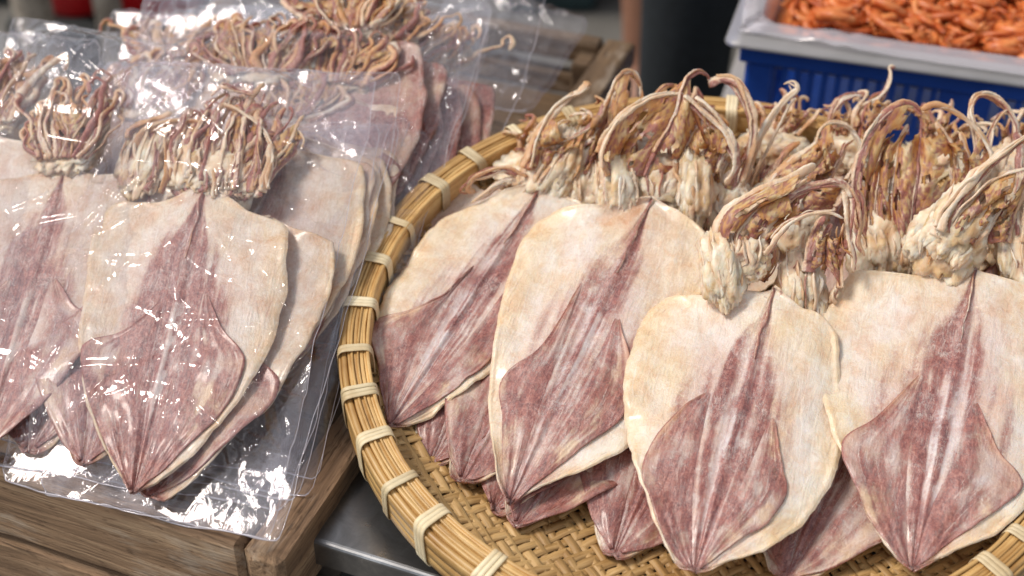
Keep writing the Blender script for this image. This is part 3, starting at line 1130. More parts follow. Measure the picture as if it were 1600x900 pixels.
def tube(name, parent, path, r0, r1, seed, flat=0.6, mat=None, purple=0.5, nseg=None, nsec=10, amber=0.0, warty=1.0, colmul=1.0, taper0=False):
    """One arm: tapered, flattened, with two rows of sucker stubs along one face and a puckered skin."""
    path = np.asarray(path, float)
    Lp = np.linalg.norm(np.diff(path, axis=0), axis=1).sum()
    n = nseg or int(np.clip(Lp / 0.0016, 14, 90))
    P = catmull(path, n)
    t = np.linspace(0, 1, n)
    jw = 0.0016
    P = P + jw * 2 * np.stack([fbm(n3(t * Lp * 70 + seed, seed * 1.3 + q, q * 3.0), 3) - .5 for q in range(3)], 1) * np.minimum(1, t * 6)[:, None]
    T = np.gradient(P, axis=0)
    T /= np.linalg.norm(T, axis=1, keepdims=True) + 1e-12
    ref = np.array([0.3 * math.sin(seed * 5), 0.2, 1.0])
    A = np.zeros_like(P)
    a = np.cross(T[0], ref); a /= np.linalg.norm(a) + 1e-9
    for i in range(n):
        a = a - T[i] * np.dot(a, T[i]); a /= np.linalg.norm(a) + 1e-9
        A[i] = a
    B = np.cross(T, A)
    tw = seed * 2.0 + t * (1.2 * math.sin(seed * 3.1))
    A, B = A * np.cos(tw)[:, None] + B * np.sin(tw)[:, None], B * np.cos(tw)[:, None] - A * np.sin(tw)[:, None]
    th = np.linspace(0, 2 * np.pi, nsec, endpoint=False)
    R = r0 + (r1 - r0) * t ** 0.8
    R = R * (1 + .50 * (fbm(n3(t * Lp * 75, seed * 2.7, 0), 4) - .5) * 2)
    if taper0:
        R = R * (.25 + .75 * sst(0, .22, t)) * (.25 + .75 * sst(1, .72, t))
    R[-1] *= .35
    R[-2] *= .75
    TH, Tt = np.meshgrid(th, t)
    s = Tt * Lp
    wa = warty * (.35 + .65 * ((seed * 7.31) % 1.0))
    sph = 2 * np.pi * s / .0036 + 5.0 * fbm(n3(s * 90 + seed, 0 * s, seed), 2) + np.sign(TH - np.pi) * .8
    suck = np.clip(np.cos(TH - .7), 0, 1) ** 4 + np.clip(np.cos(TH + .7), 0, 1) ** 4
    rr = 1 + .30 * wa * suck * np.sin(sph) * sst(1.0, .6, Tt) * sst(.35, .6, fbm(n3(s * 60, 0 * s, seed * 3), 2))
    rr = rr + 1.15 * (ridged(n3(np.cos(TH) * 2.0 + seed, np.sin(TH) * 2.0, s * 42 + seed), 3) - .6)
    rr = rr + .35 * (ridged(n3(np.cos(TH) * 3 + seed, np.sin(TH) * 3, s * 190), 2) - .6)
    rr = np.maximum(rr, .35)
    off = (A[:, None] * np.cos(TH)[..., None] + B[:, None] * (flat * np.sin(TH))[..., None]) * (R[:, None] * rr)[..., None]
    V = P[:, None] + off
    nn = fbm(n3(s * 45 + seed, np.cos(TH) * 1.2, np.sin(TH) * 1.2 + seed), 4)
    nf = fbm(n3(s * 260 + seed, np.cos(TH) * 3, np.sin(TH) * 3 + seed), 3)
    col = mixc(np.broadcast_to(np.array([.78, .55, .38]), V.shape), np.array([.90, .75, .60]), sst(.44, .62, nn))
    col = mixc(col, np.array([.58, .27, .09]), np.clip(sst(.50, .75, fbm(n3(s * 30 + 3 * seed, TH * 0, seed), 3)) * .7 + amber, 0, .9))
    dark = (.5 + .5 * np.cos(TH - 3.3)) ** 1.2
    pig = purple * (.58 + .80 * dark) + .7 * (nf - .5) + .5 * (nn - .5)
    pig = pig - .35 * suck * (1 - purple * .5)
    col = np.concatenate([col * colmul, np.clip(pig, 0, 1)[..., None]], -1)
    F = grid_faces(nsec, n, 0, True)
    Vt = V.transpose(1, 0, 2).reshape(-1, 3)
    ct = col.transpose(1, 0, 2).reshape(-1, 4)
    c0, c1 = len(Vt), len(Vt) + 1
    Vt = np.vstack([Vt, P[0], P[-1]])
    ct = np.vstack([ct, ct[0], ct[n - 1]])
    idx = np.arange(nsec) * n
    cap0 = [[c0, idx[(k + 1) % nsec], idx[k], idx[k]] for k in range(nsec)]
    Fl = [list(f) for f in F] + [f[:3] for f in cap0] + [[c1, idx[k] + n - 1, idx[(k + 1) % nsec] + n - 1] for k in range(nsec)]
    o = part(name, Vt, Fl, mat or M_ARM, parent, col=ct)
    return o, P


def web(parent, A, B, seed, t1=.6, sag=0.004, col0=None, name='web', holes=True):
    """Thin dried skin between two arms, torn here and there."""
    n = 46
    m = 18
    Pa, Pb = resample(A[:max(4, int(len(A) * t1))], n), resample(B[:max(4, int(len(B) * t1))], n)
    k = np.linspace(0, 1, m)
    P = Pa[:, None] * (1 - k)[None, :, None] + Pb[:, None] * k[None, :, None]
    T, K = np.meshgrid(np.linspace(0, 1, n), k, indexing='ij')
    nz = fbm(n3(T * 6 + seed, K * 4, seed * 1.9), 3) - .5
    N = grid_normals(P)
    P = P - N * (sag * (4 * K * (1 - K)) + 0.008 * nz * (4 * K * (1 - K)))[..., None]
    P[..., 1] -= (4 * K * (1 - K)) * T * 0.010
    c = fbm(n3(T * 8 + seed * 4, K * 5, seed), 4)
    f2 = fbm(n3(T * 26 + seed * 4, K * 16, seed), 3)
    col = mixc(np.broadcast_to(AMBER if col0 is None else np.array(col0), P.shape), np.array([.66, .40, .16]), sst(.4, .65, c))
    col = mixc(col, np.array([.36, .14, .05]), sst(.50, .7, f2) * .7)
    col = mixc(col, np.array([.70, .52, .34]), sst(.6, .75, c) * .6)
    col = np.concatenate([col, np.clip(.36 + 1.4 * (f2 - .5) + .30 * (1 - T), 0, 1)[..., None]], -1)
    N = grid_normals(P)
    V, F = solid_sheet(P, N, 0.0007)
    if holes:
        hl = fbm(n3(T * 9 + seed * 6, K * 4 + seed, 2.0), 4)
        bad = (hl > .635) & (K > .1) & (K < .9) & (T > .15)
        kill = np.concatenate([bad.ravel(), bad.ravel()])
        F = F[~np.any(kill[F], axis=1)]
    return part(name, V, F, M_ARM, parent, col=np.concatenate([col.reshape(-1, 4)] * 2))


def head_lump(parent, c, size, seed, dark=0.3, name='head', X=None, Y=None, Z=None, lobes=5):
    """The dried head: a puckered cream mass with frilly lobes, one mesh."""
    rng = np.random.RandomState(int(seed * 13) % 9999)
    Vs, Fs, Cs, off = [], [], [], 0
    X = np.array([1., 0, 0]) if X is None else X
    Y = np.array([0, 1., 0]) if Y is None else Y
    Z = np.array([0, 0, 1.]) if Z is None else Z
    specs = [(np.zeros(3), np.array(size))]
    for i in range(lobes):
        a = rng.uniform(-1, 1)
        specs.append((np.array([a * size[0] * .85, rng.uniform(-.9, .5) * size[1], rng.uniform(.1, .6) * size[2]]), np.array(size) * rng.uniform(.26, .5) * np.array([.9, 1.3, .9])))
    for li, (o, sz) in enumerate(specs):
        nu, nv = (44, 30) if li == 0 else (24, 16)
        th = np.linspace(0, 2 * np.pi, nu, endpoint=False)
        ph = np.linspace(0.04, np.pi - .04, nv)
        TH, PH = np.meshgrid(th, ph, indexing='ij')
        d = np.stack([np.sin(PH) * np.cos(TH), np.cos(PH), np.sin(PH) * np.sin(TH)], -1)
        sd = seed * 1.7 + li * 5.1
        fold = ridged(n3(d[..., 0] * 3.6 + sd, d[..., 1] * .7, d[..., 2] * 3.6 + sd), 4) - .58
        lump = fbm(d * 2.6 + sd, 4) - .5
        r = 1 + .95 * fold + .45 * lump
        p = d * r[..., None] * sz + o
        W3 = np.asarray(c) + p[..., :1] * X + p[..., 1:2] * Y + p[..., 2:] * Z
        n2 = fbm(d * 5 + sd, 4)
        col = mixc(np.broadcast_to(np.array([.80, .60, .40]), p.shape), np.array([.90, .77, .60]), sst(.4, .6, n2))
        col = mixc(col, np.array([.60, .36, .13]), sst(.52, .72, fbm(d * 2.2 + sd * 2, 3)) * .75)
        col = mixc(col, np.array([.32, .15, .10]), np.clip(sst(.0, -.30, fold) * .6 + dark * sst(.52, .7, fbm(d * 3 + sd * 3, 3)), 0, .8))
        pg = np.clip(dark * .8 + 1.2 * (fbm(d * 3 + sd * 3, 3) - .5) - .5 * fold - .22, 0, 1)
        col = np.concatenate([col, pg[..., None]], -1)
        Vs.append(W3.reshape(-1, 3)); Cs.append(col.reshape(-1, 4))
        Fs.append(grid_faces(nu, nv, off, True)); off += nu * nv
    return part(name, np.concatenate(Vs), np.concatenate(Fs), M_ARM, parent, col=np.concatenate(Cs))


def arms_auto(parent, base, L, spread, n, seed, height, r=0.0042, flop=0.5, purple=0.5, webs=True, lean=0.0, amber=0.0, nsec=8):
    """Fan of arms in the squid's frame: forward (+y), rising and arching over at the tips."""
    rng = np.random.RandomState(int(seed * 31) % 9999)
    paths = []
    for i in range(n):
        f = (i + .5) / n * 2 - 1
        a = f * spread + rng.uniform(-.12, .12) + lean
        l = L * rng.uniform(.75, 1.15)
        H = height * rng.uniform(.6, 1.25) * (1 - .35 * abs(f))
        bx = base[0] + f * 0.016
        pts = [(bx, base[1] + rng.uniform(-.004, .004), base[2] + rng.uniform(-.002, .004))]
        for q in (.28, .55, .78, .93, 1.0):
            aa = a * (1 + .5 * q)
            y = l * (math.sin(q * math.pi * (.5 + .14 * flop)))
            z = H * math.sin(math.pi * min(q * (.62 + flop * .42), 1.25))
            pts.append((bx + math.sin(aa) * l * q * .75 + rng.uniform(-.004, .004), base[1] + y * math.cos(aa) + rng.uniform(-.003, .003), base[2] + z + rng.uniform(-.002, .003)))
        _, P = tube('arm', parent, pts, r * rng.uniform(.5, .95), r * .28, seed + i * 1.37, rng.uniform(.5, .8), purple=np.clip(purple + rng.uniform(-.35, .35), 0, 1), amber=amber * rng.uniform(0, 1), nsec=nsec)
        paths.append(P)
    if webs:
        for i in range(n - 1):
            if rng.rand() < .75:
                web(parent, paths[i], paths[i + 1], seed + i, t1=rng.uniform(.45, .75))
    return paths


def matted_head(root, base, w, l, seed, n=26, rise=.010, purple=.65, amber=.3, curl=.5):
    """Arms bunched flat under film: a dense mat of thin strands ending in a ragged dome."""
    rng = np.random.RandomState(int(seed * 37) % 9999)
    head_lump(root, np.array(base) + [0, l * .24, -.001], (w * .62, l * .34, rise * .50), seed, .5, lobes=6)
    P_ = []
    for i in range(n):
        f = (i + .5) / n * 2 - 1 + rng.uniform(-.06, .06)
        ll = l * math.sqrt(max(.12, 1 - .62 * f * f)) * rng.uniform(.78, 1.08)
        lay = rng.uniform(.15, 1.0)
        swx = rng.normal(0, .010)
        pts = []
        for q in (0, .25, .5, .75, .93, 1.0):
            x = f * w * (.50 + .52 * math.sin(q * 1.9)) + swx * q * q + rng.uniform(-.0050, .0050)
            y = ll * q
            z = rise * lay * (.55 + .6 * math.sin(q * 2.6))
            pts.append([base[0] + x, base[1] + y, base[2] + z])
        if rng.rand() < curl:
            d = rng.choice([-1, 1])
            a = pts[-1]
            pts.append([a[0] + d * .005, a[1] + .0015, a[2] + .002])
            pts.append([a[0] + d * .010, a[1] - .006, a[2] + .002])
            pts.append([a[0] + d * .008, a[1] - .015, a[2] + .001])
        _, P = tube('arm', root, pts, rng.uniform(.0020, .0046), rng.uniform(.0010, .0026), seed + i * .77, .5, purple=float(np.clip(purple + rng.uniform(-.5, .4), 0, 1)), amber=amber * rng.uniform(0, 1.4), nsec=8, warty=1.0)
        P_.append(P)
    for i in range(0, n - 3, 3):
        web(root, P_[i], P_[i + 3], seed + i, t1=rng.uniform(.7, .95), sag=.002, holes=True)


def squid_from_px(label, group, tail, peak, Ztail, Zpeak, nref, left, right, fins, seed, plane=None, dome=.010, sag=.012, tone=0.0, stripe=1.0, res=(97, 131), curl=.004, fin_tone=None):
    """tail / peak: pixels, lifted Ztail / Zpeak over the reference plane (P0, n)."""
    P0, n = plane
    Pt = at_plane(*tail, P0 + n * Ztail, n)
    Pp = at_plane(*peak, P0 + n * Zpeak, n)
    fr = SquidFrame(Pt, Pp, nref)
    root = thing('dried_squid', label, 'dried squid', group, M=fr.M)
    oL = np.array([fr.px2(*p) for p in left]); oR = np.array([fr.px2(*p) for p in right])
    oL[0] = oR[0] = (0, 0)
    oL[-1] = oR[-1] = (0, fr.L)
    _, surf, W = build_mantle(root, fr.L, oL, oR, seed, res, dome, sag, tone, stripe, curl=curl)
    for i, (I, O) in enumerate(fins):
        build_fin(root, np.array([fr.px2(*p) for p in I]), np.array([fr.px2(*p) for p in O]), surf, seed + i * 3.3, tone=tone * .5 if fin_tone is None else fin_tone)
    # the quill: a thin stiff rod showing along the upper axis
    yy = np.linspace(fr.L * .72, fr.L * 1.012, 14)
    zz = surf(np.stack([yy * 0, np.minimum(yy, fr.L * .995)], 1)) + .0004
    tube('quill', root, np.stack([0.0006 * np.sin(yy * 90), yy, zz], 1), .0007, .0011, seed + .5, .6, purple=1.0, nsec=6, warty=0)
    return root, fr, surf


def squid_auto(label, group, tail, peak, Ztail, Zpeak, plane, width, seed, arms=True, tone=0.2, res=(45, 61), dome=.006, sag=.010, arm_h=.03, arm_len=.085, roll=0.0, stripe=1.0, fin=True, narms=7, spread=.55, flop=.6, webs=True, headsize=(.026, .022, .012), amber=.2, purple=.5, pts3=None, hdark=.45, matted=False):
    P0, n = plane
    if pts3 is None:
        Pt = at_plane(*tail, P0 + n * Ztail, n)
        Pp = at_plane(*peak, P0 + n * Zpeak, n)
    else:
        Pt, Pp = pts3
    fr = SquidFrame(Pt, Pp, n, roll)
    root = thing('dried_squid', label, 'dried squid', group, M=fr.M)
    rng = np.random.RandomState(int(seed * 17) % 9999)
    j = lambda A: A * np.array([width, fr.L]) + rng.uniform(-.004, .004, A.shape) * np.array([[1, 1]]) * (np.arange(len(A))[:, None] > 0)
    oL = j(CANON_L); oR = j(CANON_L * np.array([-1, 1])); oL[0] = oR[0] = (0, 0); oL[-1] = oR[-1] = (0, fr.L)
    _, surf, W = build_mantle(root, fr.L, oL, oR, seed, res, dome, sag, tone, stripe)
    if fin:
        for sgn in (1, -1):
            m = np.array([sgn * width, fr.L])
            build_fin(root, CANON_FL_I * m, CANON_FL_O * m, surf, seed + sgn, res=(32, 14), tone=tone * .4)
    if arms:
        b = np.array([0, fr.L * 1.0 + .022, float(surf(np.array([[0, fr.L * .98]]))[0]) + .004])
        if matted:
            matted_head(root, b - np.array([0, .018, .002]), headsize[0] * 1.25, arm_len, seed, n=int(narms * 2.2), rise=arm_h, purple=purple, amber=amber)
            return root, fr, surf
        head_lump(root, b, headsize, seed, hdark)
        arms_auto(root, b + np.array([0, .012, .004]), arm_len, spread, narms, seed, arm_h, webs=webs, flop=flop, amber=amber, purple=purple)
    return root, fr, surf


PF = (TC + TN * FLOOR, TN)          # tray floor plane
GT = 'dried squid laid out on the bamboo tray'
GU = 'dried squid lying under the front row on the tray'

# --- squid lying lower on the tray, whose tails show under the front row
lower = [
    ('half hidden dried squid, its small tail just right of the leftmost front tail', (672, 726), (880, 380), .004, .020, .125, 3.1, .15),
    ('half hidden dried squid with cream tail between the first two front tray squid', (722, 758), (940, 380), .007, .024, .135, 4.7, .05),
    ('half hidden dried squid with brown tail left of the second front tail', (770, 800), (1010, 400), .004, .022, .14, 5.3, .2),
    ('half hidden dried squid with dark split tail right under the second front squid tail', (806, 824), (1090, 420), .008, .028, .14, 6.9, .25),
    ('half hidden dried squid with two tone tail between the second and third front squid', (960, 868), (1130, 500), .006, .030, .15, 7.7, .12),
    ('half hidden dried squid with purple tail between the third and fourth front squid', (1228, 905), (1400, 500), .006, .036, .16, 8.3, .1),
    ('half hidden dried squid with frayed tail right of the fourth front squid', (1530, 872), (1660, 500), .006, .036, .15, 9.1, .2),
]
LOW = []
for (lab, tl_, pk, zt, zp, w, sd, tn) in lower:
    LOW.append(squid_auto(lab, GU, tl_, pk, zt, zp, PF, w, sd, arms=False, tone=tn, res=(55, 75)))

# --- the four in front
S1, F1, U1 = squid_from_px(
    'leftmost front dried squid on the tray, its pointed fin towards the rim', GT, (608, 668), (850, 292), .012, .036, TN,
    [(608, 668), (600, 640), (592, 580), (586, 520), (600, 470), (640, 400), (690, 345), (750, 318), (810, 302), (850, 292)],
    [(608, 668), (640, 664), (690, 640), (760, 590), (820, 520), (870, 440), (910, 370), (920, 325), (890, 308), (850, 292)],
    [([(750, 412), (690, 490), (640, 590), (611, 664)], [(750, 412), (690, 472), (640, 494), (579, 509), (590, 570), (598, 625), (606, 664)]),
     ([(795, 450), (725, 540), (665, 610), (614, 664)], [(795, 450), (785, 520), (760, 575), (690, 628), (620, 667)])], 1.3, PF, dome=.006, sag=.010)
S2, F2, U2 = squid_from_px(
    'second front dried squid from the left, purple streaked down its middle', GT, (795, 788), (1018, 325), .018, .046, TN,
    [(795, 788), (778, 750), (764, 660), (770, 560), (785, 470), (805, 400), (832, 352), (858, 336), (868, 333), (880, 332), (905, 333), (950, 335), (1018, 325)],
    [(795, 788), (840, 768), (920, 742), (985, 700), (1040, 600), (1090, 500), (1112, 420), (1108, 380), (1070, 350), (1018, 325)],
    [([(915, 440), (865, 600), (828, 700), (797, 780)], [(915, 440), (850, 548), (785, 602), (784, 660), (788, 740), (793, 782)]),
     ([(965, 500), (905, 620), (845, 720), (800, 782)], [(965, 500), (985, 590), (980, 655), (900, 716), (805, 786)])], 2.6, PF, dome=.009, sag=.012)
S3, F3, U3 = squid_from_px(
    'third front dried squid from the left, broad cream mantle with two maroon fins', GT, (1085, 897), (1207, 465), .024, .054, TN,
    [(1085, 897), (1052, 880), (1010, 790), (982, 700), (974, 610), (988, 530), (1010, 488), (1030, 469), (1038, 464), (1048, 462), (1070, 464), (1120, 470), (1207, 465)],
    [(1085, 897), (1130, 886), (1200, 862), (1268, 805), (1306, 735), (1316, 650), (1308, 560), (1290, 512), (1252, 492), (1207, 465)],
    [([(1112, 617), (1098, 700), (1086, 780), (1082, 890)], [(1112, 617), (1052, 662), (1004, 735), (1018, 800), (1045, 860), (1078, 893)]),
     ([(1205, 655), (1165, 740), (1125, 820), (1092, 890)], [(1205, 655), (1218, 720), (1226, 785), (1196, 825), (1145, 858), (1094, 893)])], 3.9, PF, dome=.011, sag=.010)
S4, F4, U4 = squid_from_px(
    'rightmost front dried squid on the tray with a brown patch on its upper corner', GT, (1425, 893), (1520, 432), .028, .062, TN,
    [(1425, 893), (1388, 862), (1340, 780), (1297, 680), (1279, 590), (1284, 510), (1302, 457), (1324, 436), (1332, 431), (1343, 430), (1365, 432), (1420, 438), (1520, 432)],
    [(1425, 893), (1480, 872), (1565, 830), (1640, 745), (1678, 645), (1688, 560), (1668, 490), (1620, 460), (1570, 446), (1520, 432)],
    [([(1442, 585), (1428, 680), (1418, 780), (1420, 886)], [(1442, 585), (1370, 660), (1312, 702), (1328, 760), (1368, 830), (1418, 889)]),
     ([(1517, 630), (1482, 720), (1448, 800), (1428, 886)], [(1517, 630), (1552, 710), (1594, 764), (1560, 802), (1482, 852), (1430, 889)])], 5.2, PF, dome=.011, sag=.010)


def lean_plane(px, z_over, tilt, plane=PF):
    """A plane facing the camera, through a point over the tray, leaning back by `tilt` from flat."""
    P0 = at_plane(*px, plane[0] + plane[1] * z_over, plane[1])
    n = np.array([0, -math.sin(tilt), math.cos(tilt)])
    return P0, n


def traced_arms(root, fr, lp, specs, seed, webs=()):
    P0, n = lp
    Mi = np.array(fr.M.inverted())
    out = []
    for i, sp in enumerate(specs):
        pts, r0, r1 = sp[0], sp[1], sp[2]
        pur = sp[3] if len(sp) > 3 else .5
        amb = sp[4] if len(sp) > 4 else 0
        L = []
        for q in pts:
            h = q[2] if len(q) > 2 else 0.0
            W_ = at_plane(q[0], q[1], P0 + n * h, n)
            L.append((Mi @ np.r_[W_, 1])[:3])
        _, P = tube('arm', root, L, r0 * .66, r1 * .55, seed + i * 1.91, .46, purple=pur, amber=amb, nsec=12)
        out.append(P)
        rg_ = np.random.RandomState(int(seed * 41 + i * 7) % 99999)
        L = np.array(L)
        for q in range(3):                                 # frayed strands that dried alongside the arm
            t0, t1_ = rg_.uniform(0, .25), rg_.uniform(.65, 1.0)
            Pq = P[int(t0 * (len(P) - 1)):int(t1_ * (len(P) - 1)) + 1]
            if len(Pq) < 6:
                continue
            o_ = rg_.normal(0, 1, 3); o_ /= np.linalg.norm(o_)
            o2 = rg_.normal(0, 1, 3)
            tq = np.linspace(0, 1, len(Pq))[:, None]
            Pq = Pq + (o_ * (1 - tq * .6) + o2 * .35 * np.sin(tq * 5 + q)) * r0 * rg_.uniform(.5, 1.15)
            tube('strand', root, resample(Pq, 9), r0 * rg_.uniform(.24, .44), r1 * .24, seed + i * 1.91 + q * .37, .55, purple=float(np.clip(pur + rg_.uniform(-.6, .6), 0, 1)), amber=amb * rg_.uniform(0, 1.5), nsec=8, warty=1.3)
    for (a, b, t1) in webs:
        web(root, out[a], out[b], seed + a * 3 + b, t1=t1)
    return out


def lump_px(root, fr, lp, px, h, size, seed, dark=.3, lobes=6, rot=0.0):
    P0, n = lp
    W_ = at_plane(*px, P0 + n * h, n)
    c = fr.loc(W_)
    Yp = np.cross(n, [1, 0, 0]); Yp /= np.linalg.norm(Yp)
    Xp = np.cross(Yp, n)
    Xr = Xp * math.cos(rot) + Yp * math.sin(rot)
    Yr = Yp * math.cos(rot) - Xp * math.sin(rot)
    Rm = np.stack([fr.X, fr.Y, fr.Z])
    o = head_lump(root, c, np.array(size) * 1.0, seed, dark, X=Rm @ Xr, Y=Rm @ Yr, Z=Rm @ n, lobes=lobes)
    rng = np.random.RandomState(int(seed * 29) % 9999)
    X_, Y_, Z_ = Rm @ Xr, Rm @ Yr, Rm @ n
    m = max(6, int(size[0] / .0024))
    for i in range(m):
        f = (i + .5) / m * 2 - 1 + rng.uniform(-.1, .1)
        up = math.sqrt(max(.05, 1 - f * f))
        pts = [c + X_ * (f * size[0] * (1 + .18 * q) + rng.uniform(-.0022, .0022)) + Y_ * size[1] * (q + rng.uniform(-.12, .12)) + Z_ * (size[2] * up * (.95 - .35 * q * q) + rng.uniform(-.001, .0025)) for q in (rng.uniform(-1.1, -.6), -.35, .1, .55, rng.uniform(.8, 1.25))]
        tube('strand', root, pts, rng.uniform(.0012, .0027), rng.uniform(.0008, .0018), seed + i * 1.17, rng.uniform(.40, .7), purple=np.clip(dark * .7 + rng.uniform(-.35, .25), 0, 1), amber=rng.choice([0, 0, 0, .2]), nsec=8, warty=.3, taper0=True)
    return o


def filler_arms(root, fr, lp, starts, seed, purple=.6, r=.0042, amber=.25, h=-.010, colmul=1.0):
    """Short gnarled arms hanging in the hollow behind the traced ones: (x0,y0)->(x1,y1) in pixels."""
    rng = np.random.RandomState(int(seed * 7))
    sp = []
    for (x0, y0, x1, y1) in starts:
        m = []
        for q in (0, .33, .66, 1):
            m.append((x0 + (x1 - x0) * q + rng.uniform(-7, 7), y0 + (y1 - y0) * q + rng.uniform(-4, 4), h + rng.uniform(-.006, .006)))
        sp.append((m, r * rng.uniform(.75, 1.3), r * .55, np.clip(purple + rng.uniform(-.3, .3), 0, 1), amber * rng.uniform(0, 1.5)))
    return traced_arms(root, fr, lp, sp, seed)


# heads of the four, traced limb by limb on a plane leaning towards the camera
lp = lean_plane((855, 300), .036, RAD(40))
lump_px(S1, F1, lp, (862, 260), -.002, (.020, .030, .011), 1.1, rot=-.45)
lump_px(S1, F1, lp, (890, 248), .0, (.014, .024, .010), 1.5, rot=-.3)
traced_arms(S1, F1, lp, [
    ([(815, 262, .006), (838, 215, .012), (862, 182, .016), (890, 155, .018), (914, 133, .018), (920, 128, .012)], .0062, .0044, .15, .1),
    ([(822, 275, .006), (790, 262, .010), (762, 268, .012), (738, 282, .012), (730, 296, .008), (742, 300, .004)], .0050, .0040, .25),
    ([(840, 270, .004), (850, 232, .008), (885, 218, .010), (915, 205, .010), (938, 185, .010)], .0050, .0034, .8, .2),
    ([(860, 260, .004), (880, 225, .006), (910, 225, .008), (930, 215, .010)], .0050, .0036, .7),
    ([(875, 250, .004), (900, 215, .008), (928, 190, .012), (945, 165, .014)], .0048, .0032, .8, .3),
    ([(805, 280, .004), (780, 285, .008), (750, 305, .008), (735, 318, .004)], .0045, .0030, .5),
    ([(835, 268, .006), (826, 240, .004), (845, 208, .004), (872, 200, .0)], .0050, .0034, .4, .5)],
    11.0, webs=((0, 2, .6), (2, 3, .8), (3, 4, .8)))

lp = lean_plane((1010, 330), .046, RAD(44))
lump_px(S2, F2, lp, (965, 292), .002, (.017, .024, .012), 2.1, .3)
lump_px(S2, F2, lp, (1085, 296), .004, (.015, .026, .012), 2.4, .3)
lump_px(S2, F2, lp, (1030, 284), -.004, (.022, .020, .012), 2.7, .6)
traced_arms(S2, F2, lp, [
    ([(950, 275, .012), (940, 240, .016), (958, 200, .022), (995, 165, .024), (1040, 147, .022), (1080, 145, .018)], .0062, .0040, .15, .1),
    ([(1005, 275, .006), (1020, 240, .010), (1040, 205, .014), (1056, 172, .018), (1066, 145, .020), (1075, 122, .018), (1090, 111, .012), (1106, 120, .004), (1110, 138, -.002)], .0050, .0040, .9),
    ([(1070, 150, .022), (1098, 172, .024), (1128, 198, .026), (1148, 230, .024), (1150, 262, .020), (1135, 290, .014)], .0062, .0048, .55),
    ([(1108, 130, .004), (1135, 122, .006), (1158, 138, .008), (1176, 175, .008), (1178, 215, .006), (1168, 255, .004), (1160, 285, .002)], .0052, .0040, .6),
    ([(960, 280, .006), (968, 240, .004), (990, 205, .002), (1020, 180, .0), (1048, 172, .0)], .0046, .0030, .3, .5),
    ([(1062, 270, .004), (1068, 235, .006), (1085, 205, .008), (1102, 185, .006)], .0046, .0036, .8),
    ([(1090, 275, .004), (1102, 240, .006), (1115, 215, .006)], .0050, .0036, .7),
    ([(1115, 270, .004), (1125, 240, .006), (1130, 215, .004)], .0048, .0036, .6)],
    21.0, webs=((0, 4, .95), (4, 1, .8), (1, 5, .75), (5, 6, .9), (6, 7, .9), (7, 2, .6)))
filler_arms(S2, F2, lp, [(1000, 275, 990, 215), (1020, 280, 1010, 220), (1045, 280, 1050, 215), (1060, 290, 1075, 225), (1080, 285, 1095, 205), (1100, 290, 1118, 220), (1125, 300, 1140, 250), (985, 290, 972, 235), (1095, 335, 1105, 290), (1120, 330, 1135, 280), (1075, 345, 1080, 300)], 22, h=-.006)

lp = lean_plane((1195, 470), .054, RAD(40))
lump_px(S3, F3, lp, (1128, 420), .012, (.015, .027, .012), 3.1, .25, rot=.1)
lump_px(S3, F3, lp, (1160, 400), .012, (.018, .015, .010), 3.4, .7)
lump_px(S3, F3, lp, (1252, 452), .0, (.016, .024, .010), 3.8, .4)
traced_arms(S3, F3, lp, [
    ([(1128, 410, .014), (1120, 368, .018), (1136, 328, .022), (1175, 303, .024), (1225, 282, .024), (1275, 258, .022)], .0064, .0046, .1, .15),
    ([(1152, 405, .016), (1155, 362, .020), (1185, 325, .024), (1230, 300, .026), (1262, 280, .026)], .0050, .0040, .15, .25),
    ([(1188, 385, .014), (1200, 352, .018), (1240, 305, .022), (1285, 285, .024), (1322, 290, .024), (1332, 310, .020)], .0054, .0044, .45),
    ([(1195, 400, .018), (1220, 365, .022), (1252, 340, .026), (1290, 332, .028), (1316, 340, .026)], .0050, .0040, .55),
    ([(1330, 296, .022), (1342, 318, .022), (1346, 350, .022), (1342, 378, .020), (1350, 400, .018)], .0046, .0032, .35),
    ([(1322, 302, .018), (1324, 345, .018), (1330, 385, .018), (1335, 425, .016)], .0056, .0050, .5),
    ([(1262, 425, .010), (1265, 385, .014), (1278, 350, .016), (1288, 338, .016)], .0056, .0044, .9),
    ([(1288, 410, .010), (1290, 375, .012), (1298, 350, .010)], .0046, .0040, .8),
    ([(1170, 395, .010), (1190, 365, .012), (1225, 330, .014), (1260, 300, .014)], .0050, .0036, .75),
    ([(1180, 400, .010), (1205, 372, .012), (1235, 345, .014), (1268, 318, .014)], .0046, .0032, .8),
    ([(1312, 450, .010), (1310, 400, .010), (1318, 350, .010)], .0044, .0036, .5, .4)],
    31.0, webs=((0, 1, .9), (1, 8, .8), (8, 9, .9), (7, 10, .9), (10, 5, .95), (6, 7, .9)))
filler_arms(S3, F3, lp, [(1190, 440, 1215, 390), (1215, 450, 1235, 390), (1235, 440, 1250, 390), (1225, 470, 1240, 420), (1285, 470, 1290, 410), (1300, 480, 1310, 430), (1175, 420, 1185, 370), (1250, 420, 1255, 360)], 32, h=.000, amber=.5)

